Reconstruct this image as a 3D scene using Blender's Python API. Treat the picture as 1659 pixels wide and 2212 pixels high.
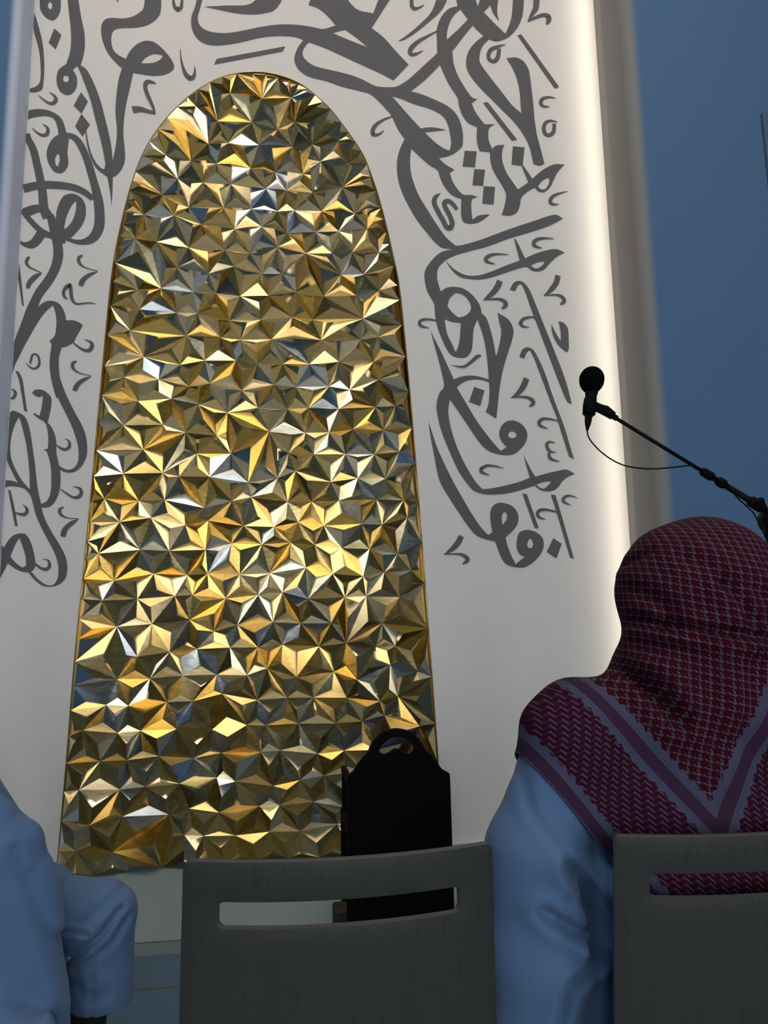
import bpy, bmesh, math, random
import numpy as np
from mathutils import Vector, Matrix
from mathutils.geometry import tessellate_polygon, delaunay_2d_cdt

for o in list(bpy.data.objects):
    bpy.data.objects.remove(o)
SC = bpy.context.scene
COL = SC.collection
random.seed(7)
R = math.radians

# ------------------------------------------------------------------ camera
# right-handed metres: x along the mural wall, y into the wall, z up; floor at z = 0
CAM_H = 1.16
FWD = Vector((0.13329932, 0.97946488, 0.15126082))
RIGHT = Vector((0.99107097, -0.13221464, -0.0172516))
UP = Vector((-0.00310156, -0.15220983, 0.98834333))
cam_d = bpy.data.cameras.new('camera')
cam_d.sensor_fit = 'VERTICAL'
cam_d.sensor_height = 36.0
cam_d.lens = 1597.0 * 36.0 / 2212.0
cam_d.clip_start = 0.05
cam = bpy.data.objects.new('camera', cam_d)
cam.matrix_world = Matrix((
    (RIGHT.x, UP.x, -FWD.x, 0.0),
    (RIGHT.y, UP.y, -FWD.y, 0.0),
    (RIGHT.z, UP.z, -FWD.z, CAM_H),
    (0, 0, 0, 1)))
COL.objects.link(cam)
SC.camera = cam

# ------------------------------------------------------------------ world, lights, exposure
SC.view_settings.view_transform = 'Standard'
SC.view_settings.look = 'None'
SC.view_settings.gamma = 1.0
SC.view_settings.use_curve_mapping = False
SC.view_settings.exposure = 0.14
W = bpy.data.worlds.new('world')
SC.world = W
W.use_nodes = True
W.node_tree.nodes['Background'].inputs['Color'].default_value = (0.35, 0.5, 0.8, 1)
W.node_tree.nodes['Background'].inputs['Strength'].default_value = 0.02

WALL_Y = 3.853            # mural wall plane
FRONT_R, FRONT_L = 3.50, 3.66   # blue wall planes either side of the recess
REC_L, REC_R = -1.387, 1.895    # recess edges
CEIL = 6.2


def area(name, loc, target, sx, sy, power, color, spread=180):
    l = bpy.data.lights.new(name, 'AREA')
    l.shape = 'RECTANGLE'
    l.size, l.size_y = sx, sy
    l.energy = power
    l.color = color
    l.spread = R(spread)
    o = bpy.data.objects.new(name, l)
    o.location = loc
    d = Vector(target) - Vector(loc)
    o.rotation_euler = d.to_track_quat('-Z', 'Y').to_euler()
    COL.objects.link(o)
    return o


WARM = (1.0, 0.86, 0.70)
DAY = (0.93, 0.965, 1.0)
# LED strip in the right corner of the recess, grazing the mural wall
def strip_light():
    l = bpy.data.lights.new('led_strip_light', 'AREA')
    l.shape = 'RECTANGLE'
    l.size, l.size_y = 0.025, 6.0
    l.energy = LED_POWER
    l.color = (1.0, 0.90, 0.76)
    l.spread = R(125)
    o = bpy.data.objects.new('led_strip_light', l)
    z = Vector((-0.42, 0.91, 0)).normalized()       # emits along -local z
    Z = -z
    Y = Vector((0, 0, 1))
    X = Y.cross(Z)
    o.matrix_world = Matrix(((X.x, Y.x, Z.x, 1.862), (X.y, Y.y, Z.y, WALL_Y - 0.13), (X.z, Y.z, Z.z, 3.1), (0, 0, 0, 1)))
    COL.objects.link(o)


LED_POWER = 2.6
FILL_PANEL_Y = 1.7
WASH_WIDE, WASH_DEEP = 0.15, 2.0   # lamps in the ceiling slot of the recess
CEIL_GLOW = 3.4           # added fill panels on the ceiling, out of view
FILL_WINDOW_GLOW = 9.0         # added glowing windows behind the camera, for fill
strip_light()
# warm wall washer in the ceiling slot above the recess
area('recess_washer_light', (0.25, 3.56, CEIL - 0.05), (0.25, 3.80, 1.5), 3.0, 0.12, WASH_WIDE, WARM, 120)
area('recess_downlight', (0.25, 3.54, CEIL - 0.05), (0.25, 3.86, 0.6), 3.0, 0.12, WASH_DEEP, WARM, 35)

# ------------------------------------------------------------------ helpers
def tag(o, label=None, cat=None, group=None, kind=None):
    if label: o['label'] = label
    if cat: o['category'] = cat
    if group: o['group'] = group
    if kind: o['kind'] = kind
    return o


def empty(name, loc, rz=0.0):
    o = bpy.data.objects.new(name, None)
    o.empty_display_size = 0.1
    o.location = loc
    o.rotation_euler = (0, 0, rz)
    COL.objects.link(o)
    return o


def link(name, me, mat=None, parent=None, smooth=False):
    o = bpy.data.objects.new(name, me)
    if mat is not None:
        me.materials.append(mat)
    if smooth:
        me.polygons.foreach_set('use_smooth', [True] * len(me.polygons))
    COL.objects.link(o)
    if parent is not None:
        o.parent = parent
    return o


def bm_obj(name, bm, mat=None, parent=None, smooth=False):
    bmesh.ops.recalc_face_normals(bm, faces=bm.faces)
    me = bpy.data.meshes.new(name)
    bm.to_mesh(me)
    bm.free()
    return link(name, me, mat, parent, smooth)


def add_box(bm, c, s, rot=None, bevel=0.0):
    r = bmesh.ops.create_cube(bm, size=1.0)
    vs = r['verts']
    M = Matrix.Translation(c) @ (rot.to_4x4() if rot is not None else Matrix.Identity(4)) @ Matrix.Diagonal((s[0], s[1], s[2], 1))
    bmesh.ops.transform(bm, matrix=M, verts=vs)
    if bevel > 0:
        es = list({e for v in vs for e in v.link_edges})
        bmesh.ops.bevel(bm, geom=es, offset=bevel, segments=2, affect='EDGES', profile=0.5)


def add_tube(bm, pts, rad, n=12, caps=True):
    """swept tube through pts; rad a number or one per point"""
    pts = [Vector(p) for p in pts]
    rr = rad if isinstance(rad, (list, tuple)) else [rad] * len(pts)
    rings = []
    ref = None
    for i, p in enumerate(pts):
        t = (pts[min(i + 1, len(pts) - 1)] - pts[max(i - 1, 0)]).normalized()
        if ref is None:
            a = Vector((0, 0, 1)) if abs(t.z) < 0.9 else Vector((1, 0, 0))
            ref = t.cross(a).normalized()
        else:
            ref = (ref - t * ref.dot(t)).normalized()
        b = t.cross(ref)
        rings.append([bm.verts.new(p + (ref * math.cos(k * 2 * math.pi / n) + b * math.sin(k * 2 * math.pi / n)) * rr[i]) for k in range(n)])
    for a, b in zip(rings, rings[1:]):
        for k in range(n):
            bm.faces.new((a[k], a[(k + 1) % n], b[(k + 1) % n], b[k]))
    if caps:
        bm.faces.new(rings[0][::-1])
        bm.faces.new(rings[-1])


def catmull(pts, closed=True, corner=50.0, step=3):
    """smooth a control polygon but keep its corners"""
    n = len(pts)
    P = [Vector(p) for p in pts]
    out = []
    def is_corner(i):
        if not closed and i in (0, n - 1):
            return True
        a = P[i][:2]; b = P[i - 1][:2]; c = P[(i + 1) % n][:2]
        u = Vector(a) - Vector(b); v = Vector(c) - Vector(a)
        if u.length < 1e-6 or v.length < 1e-6:
            return True
        return u.angle(v) > R(corner)
    cor = [is_corner(i) for i in range(n)]
    for i in range(n if closed else n - 1):
        j = (i + 1) % n
        p1, p2 = P[i], P[j]
        d = p2 - p1
        m1 = d if cor[i] else (P[j] - P[i - 1]) * 0.5
        m2 = d if cor[j] else (P[(j + 1) % n] - P[i]) * 0.5
        L = d.length
        for m in (m1, m2):
            if m.length > 1.6 * L and L > 0:
                m *= 1.6 * L / m.length
        for k in range(step):
            t = k / step
            h = (2 * t**3 - 3 * t**2 + 1, t**3 - 2 * t**2 + t, -2 * t**3 + 3 * t**2, t**3 - t**2)
            out.append(p1 * h[0] + m1 * h[1] + p2 * h[2] + m2 * h[3])
    if not closed:
        out.append(P[-1])
    return out


def in_poly(p, poly):
    x, y = p[0], p[1]
    c = False
    j = len(poly) - 1
    for i in range(len(poly)):
        xi, yi, xj, yj = poly[i][0], poly[i][1], poly[j][0], poly[j][1]
        if (yi > y) != (yj > y) and x < (xj - xi) * (y - yi) / (yj - yi) + xi:
            c = not c
        j = i
    return c


def plate_mesh(name, outer, holes, step, fn, thick, bevel=0.0, mat=None, parent=None):
    """flat plate with holes, meshed with inner points, bent by fn(u, v) -> xyz, then thickened"""
    vs = [Vector(p[:2]) for p in outer]
    edges = [(i, (i + 1) % len(outer)) for i in range(len(outer))]
    for h in holes:
        b = len(vs)
        vs += [Vector(p[:2]) for p in h]
        edges += [(b + i, b + (i + 1) % len(h)) for i in range(len(h))]
    x0 = min(p[0] for p in outer); x1 = max(p[0] for p in outer)
    y0 = min(p[1] for p in outer); y1 = max(p[1] for p in outer)
    rim = list(vs)
    ny = int((y1 - y0) / step); nx = int((x1 - x0) / step)
    for j in range(1, ny):
        for i in range(1, nx):
            p = Vector((x0 + (x1 - x0) * i / nx, y0 + (y1 - y0) * j / ny))
            if in_poly(p, outer) and not any(in_poly(p, h) for h in holes):
                if min((p - q).length_squared for q in rim) > (step * 0.5) ** 2:
                    vs.append(p)
    V, E, F, _, _, _ = delaunay_2d_cdt(vs, edges, [], 0, 1e-6)
    bm = bmesh.new()
    bv = [bm.verts.new(fn(v.x, v.y)) for v in V]
    for f in F:
        c = sum((V[i] for i in f), Vector((0, 0))) / len(f)
        if in_poly(c, outer) and not any(in_poly(c, h) for h in holes):
            try:
                bm.faces.new([bv[i] for i in f])
            except ValueError:
                pass
    bmesh.ops.delete(bm, geom=[v for v in bm.verts if not v.link_faces], context='VERTS')
    bmesh.ops.recalc_face_normals(bm, faces=bm.faces)
    o = bm_obj(name, bm, mat, parent, True)
    m = o.modifiers.new('thickness', 'SOLIDIFY')
    m.thickness = thick
    m.offset = 0.0
    if bevel > 0:
        b = o.modifiers.new('bevel', 'BEVEL')
        b.width = bevel
        b.segments = 2
        b.limit_method = 'ANGLE'
        b.angle_limit = R(50)
    e = o.modifiers.new('edges', 'EDGE_SPLIT')
    e.split_angle = R(50)
    return o


def round_rect(x0, y0, x1, y1, r, n=5):
    out = []
    for cx, cy, a in ((x1 - r, y1 - r, 0), (x0 + r, y1 - r, 90), (x0 + r, y0 + r, 180), (x1 - r, y0 + r, 270)):
        for k in range(n + 1):
            t = R(a + 90 * k / n)
            out.append((cx + r * math.cos(t), cy + r * math.sin(t)))
    return out


# ---- signed-distance sculpting for bodies and cloth
def cap(G, a, b, r1, r2):
    a = np.array(a, np.float32); b = np.array(b, np.float32)
    d = b - a
    t = ((G[0] - a[0]) * d[0] + (G[1] - a[1]) * d[1] + (G[2] - a[2]) * d[2]) / float(d @ d)
    t = np.clip(t, 0, 1)
    return np.sqrt((G[0] - a[0] - t * d[0])**2 + (G[1] - a[1] - t * d[1])**2 + (G[2] - a[2] - t * d[2])**2) - (r1 + (r2 - r1) * t)


def ell(G, c, r):
    q = [(G[i] - c[i]) / r[i] for i in range(3)]
    k = np.sqrt(q[0]**2 + q[1]**2 + q[2]**2)
    return (k - 1.0) * min(r) * 1.0 * (0.5 + 0.5 * k)


def smin(a, b, k):
    h = np.clip(0.5 + 0.5 * (b - a) / k, 0, 1)
    return b * (1 - h) + a * h - k * h * (1 - h)


def smins(k, *ds):
    d = ds[0]
    for e in ds[1:]:
        d = smin(d, e, k)
    return d


def groove(G, line, width, depth, iu=0, iv=2):
    """crease along a polyline in two of the three axes"""
    best = None
    for (u0, v0), (u1, v1) in zip(line, line[1:]):
        du, dv = u1 - u0, v1 - v0
        t = np.clip(((G[iu] - u0) * du + (G[iv] - v0) * dv) / (du * du + dv * dv), 0, 1)
        e = (G[iu] - u0 - t * du)**2 + (G[iv] - v0 - t * dv)**2
        best = e if best is None else np.minimum(best, e)
    d = np.sqrt(best)
    return depth * (np.exp(-(d / width)**2) - 0.45 * np.exp(-((d - 2.1 * width) / (1.3 * width))**2))


def lip(G, line, h, decay, iu=0, iv=2):
    """a layer of cloth overlapping along a polyline: the left-hand side stands proud and fades away"""
    best = None
    for (u0, v0), (u1, v1) in zip(line, line[1:]):
        du, dv = u1 - u0, v1 - v0
        L = math.hypot(du, dv)
        tt = ((G[iu] - u0) * du + (G[iv] - v0) * dv) / (L * L)
        t = np.clip(tt, 0, 1)
        e = np.sqrt((G[iu] - u0 - t * du)**2 + (G[iv] - v0 - t * dv)**2)
        s = (du * (G[iv] - v0) - dv * (G[iu] - u0)) / L
        if best is None:
            best, sg = e, s + 0 * e
        else:
            m_ = e < best
            sg = np.where(m_, s, sg); best = np.minimum(best, e)
    a, b = line[0], line[-1]
    ends = np.minimum((G[iu] - a[0])**2 + (G[iv] - a[1])**2, (G[iu] - b[0])**2 + (G[iv] - b[1])**2)
    fade = np.clip(np.sqrt(ends) / (1.2 * decay), 0, 1)
    d = best * np.sign(sg)
    edge = 1 / (1 + np.exp(-d / .0022))
    under = np.exp(-((d + .006) / .006)**2) * .35
    return (-h * edge * np.exp(-np.maximum(d, 0) / decay) + h * under) * fade


def sdf_mesh(name, fn, lo, hi, res):
    """surface nets over fn(G)"""
    ax = [np.arange(lo[i], hi[i] + res, res, dtype=np.float32) for i in range(3)]
    G = np.meshgrid(*ax, indexing='ij', sparse=True)
    D = fn(G).astype(np.float32)
    D = np.broadcast_to(D, [len(a) for a in ax]).copy()
    nx, ny, nz = D.shape
    IN = D < 0
    cnt = np.zeros((nx - 1, ny - 1, nz - 1), np.int8)
    for i in (0, 1):
        for j in (0, 1):
            for k in (0, 1):
                cnt += IN[i:nx - 1 + i, j:ny - 1 + j, k:nz - 1 + k]
    act = (cnt > 0) & (cnt < 8)
    ci = np.argwhere(act)
    idx = -np.ones(act.shape, np.int64)
    idx[act] = np.arange(len(ci))
    corners = [(i, j, k) for i in (0, 1) for j in (0, 1) for k in (0, 1)]
    val = {c: D[ci[:, 0] + c[0], ci[:, 1] + c[1], ci[:, 2] + c[2]] for c in corners}
    acc = np.zeros((len(ci), 3)); n = np.zeros(len(ci))
    for c in corners:
        for axs in range(3):
            if c[axs] == 0:
                e = list(c); e[axs] = 1; e = tuple(e)
                a, b = val[c], val[e]
                m = (a < 0) != (b < 0)
                t = np.where(m, a / np.where(m, a - b, 1), 0)
                p = np.tile(np.array(c, float), (len(ci), 1))
                p[:, axs] += t
                acc[m] += p[m]; n[m] += 1
    pos = (acc / n[:, None] + ci) * res + np.array(lo)
    quads = []
    for axs in range(3):
        sl = [slice(1, -1)] * 3
        sl[axs] = slice(0, -1)
        a = IN[tuple(sl)]
        s2 = list(sl); s2[axs] = slice(1, None)
        b = IN[tuple(s2)]
        u, v = [(1, 2), (2, 0), (0, 1)][axs]
        q = np.argwhere(a != b)
        off = np.ones(3, int); off[axs] = 0
        base = q + off
        fl = a[q[:, 0], q[:, 1], q[:, 2]]
        def cell(du, dv):
            w = base.copy(); w[:, u] -= du; w[:, v] -= dv
            return idx[w[:, 0], w[:, 1], w[:, 2]]
        f = np.stack([cell(1, 1), cell(0, 1), cell(0, 0), cell(1, 0)], 1)
        f[~fl] = f[~fl][:, ::-1]
        quads.append(f)
    Q = np.concatenate(quads)
    Q = Q[(Q >= 0).all(1)]
    me = bpy.data.meshes.new(name)
    me.from_pydata(pos.tolist(), [], Q.tolist())
    me.update()
    return me


def smooth_mesh(me, it=2, f=0.5):
    bm = bmesh.new(); bm.from_mesh(me)
    for _ in range(it):
        bmesh.ops.smooth_vert(bm, verts=bm.verts, factor=f, use_axis_x=True, use_axis_y=True, use_axis_z=True)
    bm.to_mesh(me); bm.free()


# ---- materials
def new_mat(name, color=(0.5, 0.5, 0.5), rough=0.6, metal=0.0, spec=0.5):
    m = bpy.data.materials.new(name)
    m.use_nodes = True
    b = m.node_tree.nodes['Principled BSDF']
    b.inputs['Base Color'].default_value = (*color, 1)
    b.inputs['Roughness'].default_value = rough
    b.inputs['Metallic'].default_value = metal
    b.inputs['Specular IOR Level'].default_value = spec
    return m


class NT:
    """small node-expression builder"""
    def __init__(self, m):
        self.t = m.node_tree
        self.b = m.node_tree.nodes['Principled BSDF']
    def put(self, inp, v):
        if isinstance(v, bpy.types.NodeSocket):
            self.t.links.new(v, inp)
        else:
            inp.default_value = v
    def m(self, op, a, b=0.0, c=0.0):
        n = self.t.nodes.new('ShaderNodeMath'); n.operation = op
        for i, v in enumerate((a, b, c)):
            self.put(n.inputs[i], v)
        return n.outputs[0]
    def mix(self, f, a, b):
        n = self.t.nodes.new('ShaderNodeMix'); n.data_type = 'RGBA'
        self.put(n.inputs[0], f)
        self.put(n.inputs[6], a if isinstance(a, bpy.types.NodeSocket) else (*a, 1))
        self.put(n.inputs[7], b if isinstance(b, bpy.types.NodeSocket) else (*b, 1))
        return n.outputs[2]
    def noise(self, scale, detail=3.0, vec=None, rough=0.5):
        n = self.t.nodes.new('ShaderNodeTexNoise')
        n.inputs['Scale'].default_value = scale
        n.inputs['Detail'].default_value = detail
        n.inputs['Roughness'].default_value = rough
        if vec is not None:
            self.t.links.new(vec, n.inputs['Vector'])
        return n.outputs['Fac']
    def coord(self, kind='Object', scale=None):
        n = self.t.nodes.new('ShaderNodeTexCoord')
        o = n.outputs[kind]
        if scale is not None:
            mp = self.t.nodes.new('ShaderNodeMapping')
            mp.inputs['Scale'].default_value = scale
            self.t.links.new(o, mp.inputs['Vector'])
            o = mp.outputs[0]
        return o
    def uv(self, name):
        n = self.t.nodes.new('ShaderNodeUVMap'); n.uv_map = name
        s = self.t.nodes.new('ShaderNodeSeparateXYZ')
        self.t.links.new(n.outputs[0], s.inputs[0])
        return s.outputs[0], s.outputs[1]
    def xyz(self, v):
        s = self.t.nodes.new('ShaderNodeSeparateXYZ')
        self.t.links.new(v, s.inputs[0])
        return s.outputs
    def bump(self, h, strength=0.2, dist=0.01):
        n = self.t.nodes.new('ShaderNodeBump')
        n.inputs['Strength'].default_value = strength
        n.inputs['Distance'].default_value = dist
        self.t.links.new(h, n.inputs['Height'])
        self.t.links.new(n.outputs[0], self.b.inputs['Normal'])
    def color(self, c):
        self.t.links.new(c, self.b.inputs['Base Color'])
    def band(self, x, lo, hi):
        return self.m('MULTIPLY', self.m('GREATER_THAN', x, lo), self.m('LESS_THAN', x, hi))


def plaster(name, c1, c2, rough=0.75):
    m = new_mat(name, c1, rough, spec=0.25)
    n = NT(m)
    v = n.coord('Object')
    n.color(n.mix(n.noise(2.2, 4, v), c1, c2))
    n.bump(n.noise(160, 2, v), 0.05, 0.002)
    return m


M = {}
M['mural'] = plaster('mural_plaster', (0.785, 0.745, 0.69), (0.815, 0.775, 0.72))
M['blue'] = plaster('blue_paint', (0.090, 0.178, 0.305), (0.095, 0.185, 0.316))
# recess corners: light on the returns painted as grey and lavender, fading into the blue
def corner_light_paint(name, x0, x1, side):
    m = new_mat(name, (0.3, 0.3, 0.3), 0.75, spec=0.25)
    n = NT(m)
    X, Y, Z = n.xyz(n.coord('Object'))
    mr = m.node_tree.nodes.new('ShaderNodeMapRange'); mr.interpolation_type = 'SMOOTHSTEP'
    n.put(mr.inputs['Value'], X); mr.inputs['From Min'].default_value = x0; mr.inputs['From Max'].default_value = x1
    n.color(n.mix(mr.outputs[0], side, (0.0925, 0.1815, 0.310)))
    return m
M['corner_right'] = corner_light_paint('corner_light_paint_right', 1.925, 1.985, (0.27, 0.26, 0.245))
M['corner_left'] = corner_light_paint('corner_light_paint_left', -1.40, -1.44, (0.60, 0.645, 0.78))
M['white'] = plaster('ceiling_paint', (0.72, 0.71, 0.68), (0.76, 0.75, 0.72))
M['letters'] = new_mat('grey_lettering_paint', (0.115, 0.112, 0.115), 0.7, spec=0.3)
n = NT(M['letters']); n.color(n.mix(n.noise(6, 4, n.coord()), (0.105, 0.102, 0.105), (0.135, 0.132, 0.135)))
M['baseboard'] = new_mat('white_baseboard', (0.62, 0.62, 0.62), 0.5)
M['panel'] = new_mat('blue_grey_panel', (0.085, 0.15, 0.23), 0.5)

# faceted gold sheet, its tint varying a little per facet; grey-blue reflections painted in as silver
m = new_mat('gold_sheet', (0.80, 0.55, 0.18), 0.2, 1.0)
n = NT(m)
at = m.node_tree.nodes.new('ShaderNodeAttribute'); at.attribute_name = 'tint'
br = n.noise(14, 3, n.coord('Object', (1, 1, 7)))
f1 = n.m('MINIMUM', n.m('MULTIPLY', at.outputs['Fac'], 2.0), 1.0)
f2 = n.m('MAXIMUM', n.m('MULTIPLY_ADD', at.outputs['Fac'], 2.0, -1.0), 0.0)
g_ = n.mix(br, (0.60, 0.455, 0.18), (0.80, 0.63, 0.29))
c_ = n.mix(br, (0.74, 0.63, 0.43), (0.90, 0.80, 0.60))
sv = n.mix(br, (0.58, 0.62, 0.67), (0.80, 0.83, 0.86))
n.color(n.mix(f2, n.mix(f1, g_, c_), sv))
n.put(n.b.inputs['Roughness'], n.m('MULTIPLY_ADD', br, 0.12, 0.10))
M['gold'] = m
M['gold_edge'] = new_mat('bronze_edge', (0.40, 0.27, 0.10), 0.35, 1.0)

# carpet
m = new_mat('blue_carpet', (0.15, 0.2, 0.24), 0.95, spec=0.1)
n = NT(m)
v = n.coord('Object'); X, Y, Z = n.xyz(v)
pile = n.noise(420, 2, v)
big = n.noise(1.6, 3, n.coord('Object', (1, 5, 1)))
base = n.mix(n.m('MULTIPLY_ADD', big, 0.7, 0.15), (0.105, 0.165, 0.215), (0.13, 0.19, 0.23))
base = n.mix(n.m('MULTIPLY', pile, 0.25), base, (0.065, 0.105, 0.14))
base = n.mix(n.m('GREATER_THAN', Y, 3.075), n.mix(0.3, base, (0.09, 0.17, 0.27)), n.mix(0.8, base, (0.33, 0.405, 0.425)))
base = n.mix(n.band(Y, 2.96, 3.07), base, (0.18, 0.235, 0.26))
ln = n.m('ADD', n.band(Y, 3.068, 3.082), n.band(Y, 2.692, 2.708))
ln = n.m('ADD', ln, n.m('ADD', n.band(Y, 1.5, 1.52), n.band(Y, -0.2, -0.18)))
n.color(n.mix(ln, base, (0.12, 0.12, 0.10)))
n.bump(pile, 0.4, 0.004)
M['carpet'] = m

# thobe cloth
def cloth(name, a, b):
    m = new_mat(name, a, 0.85, spec=0.2)
    n = NT(m)
    v = n.coord('Object')
    n.color(n.mix(n.noise(5, 3, v), a, b))
    n.b.inputs['Sheen Weight'].default_value = 0.15
    n.bump(n.noise(900, 1, v), 0.12, 0.001)
    return m


M['thobe'] = cloth('pale_blue_thobe_cloth', (0.093, 0.170, 0.305), (0.105, 0.187, 0.33))
M['trousers'] = cloth('pale_blue_trouser_cloth', (0.098, 0.172, 0.30), (0.112, 0.19, 0.325))
M['skin'] = new_mat('skin', (0.42, 0.25, 0.17), 0.55)
M['hair'] = new_mat('black_hair', (0.015, 0.012, 0.01), 0.6)
M['black_sock'] = new_mat('black_sock', (0.008, 0.008, 0.01), 0.9)
M['black_leather'] = new_mat('black_leather', (0.012, 0.011, 0.011), 0.4)
M['black_metal'] = new_mat('black_metal', (0.004, 0.004, 0.004), 0.6, spec=0.15)
M['foam'] = new_mat('black_foam', (0.003, 0.003, 0.003), 0.95, spec=0.05)
M['rubber'] = new_mat('black_rubber', (0.004, 0.004, 0.004), 0.75, spec=0.12)
M['steel'] = new_mat('brushed_steel', (0.45, 0.45, 0.46), 0.3, 1.0)
M['dark_wood'] = new_mat('near_black_wood', (0.006, 0.0045, 0.004), 0.8, spec=0.1)
M['brown_wood'] = new_mat('dark_brown_wood', (0.022, 0.015, 0.011), 0.6)
M['diffuser'] = new_mat('fill_panel_diffuser', (0.9, 0.9, 0.88), 0.5)
M['frame'] = new_mat('white_frame', (0.7, 0.7, 0.7), 0.5)


def emit(m, color, strength):
    b = m.node_tree.nodes['Principled BSDF']
    b.inputs['Emission Color'].default_value = (*color, 1)
    b.inputs['Emission Strength'].default_value = strength
    return m


emit(M['diffuser'], WARM, CEIL_GLOW)
M['fill_pane'] = emit(new_mat('fill_window_pane', (0.3, 0.35, 0.4), 0.1), DAY, FILL_WINDOW_GLOW)

# dark ash veneer, fine grain running up the plate
m = new_mat('dark_ash_veneer', (0.15, 0.14, 0.12), 0.55, spec=0.3)
n = NT(m)
wob = n.noise(3.0, 2, n.coord('Object'))
g1 = n.noise(1.0, 5, n.coord('Object', (330, 330, 11)), 0.65)
g2 = n.noise(1.0, 3, n.coord('Object', (60, 60, 2.2)), 0.6)
streak = n.m('GREATER_THAN', g1, 0.60)
c = n.mix(g2, (0.036, 0.036, 0.031), (0.052, 0.051, 0.044))
c = n.mix(n.m('MULTIPLY', wob, 0.35), c, (0.036, 0.042, 0.043))
c = n.mix(n.m('MULTIPLY', streak, 0.42), c, (0.018, 0.017, 0.014))
n.color(c)
n.bump(g1, 0.25, 0.002)
M['ash'] = m
M['ply_edge'] = new_mat('plywood_edge', (0.095, 0.082, 0.070), 0.6)

# red and white checked headscarf: UV "weave" = metres over the cloth, UV "hem" = metres in from its two hems
m = new_mat('headscarf_weave', (0.2, 0.05, 0.07), 0.92, spec=0.1)
n = NT(m)
wx, wz = n.uv('weave')
s_, t_ = n.uv('hem')
RED, LIGHT = (0.066, 0.0035, 0.011), (0.150, 0.155, 0.21)
P = 0.0150
def frac(x): return n.m('FRACT', x)
fx = frac(n.m('DIVIDE', wx, P)); fz = frac(n.m('DIVIDE', wz, P * 0.82))
warp_d = n.m('LESS_THAN', fx, 0.73); weft_d = n.m('LESS_THAN', fz, 0.74)
tw = n.m('LESS_THAN', frac(n.m('ADD', n.m('DIVIDE', wx, P / 2), n.m('DIVIDE', wz, P * 0.41))), 0.5)
dark = n.m('ADD', n.m('MULTIPLY', tw, warp_d), n.m('MULTIPLY', n.m('SUBTRACT', 1.0, tw), weft_d))
wn = n.t.nodes.new('ShaderNodeCombineXYZ'); n.put(wn.inputs[0], wx); n.put(wn.inputs[1], wz)
worn = n.noise(55, 4, wn.outputs[0], 0.7)
fine = n.noise(420, 2, wn.outputs[0], 0.6)
lt = n.mix(n.m('MULTIPLY', worn, 1.15), LIGHT, (0.045, 0.035, 0.055))
rd = n.mix(fine, RED, (0.030, 0.003, 0.008))
ctr = n.mix(n.m('MAXIMUM', dark, n.m('MULTIPLY', n.m('GREATER_THAN', fine, 0.56), 0.6)), lt, rd)
# herringbone strip
tri = n.m('ABSOLUTE', n.m('SUBTRACT', frac(n.m('DIVIDE', wx, 0.017)), 0.5))
hb = frac(n.m('DIVIDE', n.m('ADD', wz, n.m('MULTIPLY', tri, 0.013)), 0.0092))
hbd = n.m('LESS_THAN', hb, 0.60)
half = n.m('GREATER_THAN', frac(n.m('DIVIDE', wx, 0.017)), 0.42)
hbc = n.mix(hbd, n.mix(half, (0.044, 0.012, 0.028), (0.080, 0.055, 0.090)), (0.036, 0.0035, 0.013))
mn = n.m('MINIMUM', s_, t_); along = n.m('MAXIMUM', s_, t_)
zig = n.m('MULTIPLY', n.m('ABSOLUTE', n.m('SUBTRACT', frac(n.m('DIVIDE', along, 0.0165)), 0.5)), 0.011)
mz = n.m('ADD', mn, zig)
lav, mar = (0.070, 0.073, 0.118), (0.046, 0.021, 0.046)
inner = n.mix(n.band(mn, 0.144, 0.164), lav, mar)
inner = n.mix(n.m('MULTIPLY', n.m('ADD', n.band(mn, 0.1385, 0.1405), n.band(mn, 0.167, 0.169)), 0.6), inner, (0.055, 0.055, 0.095))
outer = n.mix(n.band(mn, 0.006, 0.024), lav, mar)
outer = n.mix(n.m('LESS_THAN', mn, 0.006), outer, (0.085, 0.065, 0.115))
col = n.mix(n.m('GREATER_THAN', mz, 0.181), inner, ctr)
col = n.mix(n.m('LESS_THAN', mz, 0.134), col, hbc)
col = n.mix(n.m('LESS_THAN', mz, 0.040), col, outer)
n.color(col)
n.bump(dark, 0.25, 0.0015)
M['scarf'] = m
M['scarf_hem'] = new_mat('headscarf_reverse', (0.16, 0.09, 0.13), 0.9)

# ------------------------------------------------------------------ room shell
def prism_xz(name, outer, holes, y0, y1, mat):
    """upright slab: outline in (x, z), from y0 back to y1"""
    loops = [outer] + holes
    flat = [p for l in loops for p in l]
    tris = tessellate_polygon([[Vector((p[0], p[1], 0)) for p in l] for l in loops])
    bm = bmesh.new()
    a = [bm.verts.new((p[0], y0, p[1])) for p in flat]
    b = [bm.verts.new((p[0], y1, p[1])) for p in flat]
    for t in tris:
        bm.faces.new([a[i] for i in t])
        bm.faces.new([b[i] for i in reversed(t)])
    k = 0
    for l in loops:
        m_ = len(l)
        for i in range(m_):
            i2 = (i + 1) % m_
            bm.faces.new((a[k + i], a[k + i2], b[k + i2], b[k + i]))
        k += m_
    return bm_obj(name, bm, mat)


def prism_xy(name, plan, z0, z1, mat):
    bm = bmesh.new()
    a = [bm.verts.new((p[0], p[1], z0)) for p in plan]
    b = [bm.verts.new((p[0], p[1], z1)) for p in plan]
    n_ = len(plan)
    for i in range(n_):
        bm.faces.new((a[i], a[(i + 1) % n_], b[(i + 1) % n_], b[i]))
    bm.faces.new(a[::-1]); bm.faces.new(b)
    return bm_obj(name, bm, mat)


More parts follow.
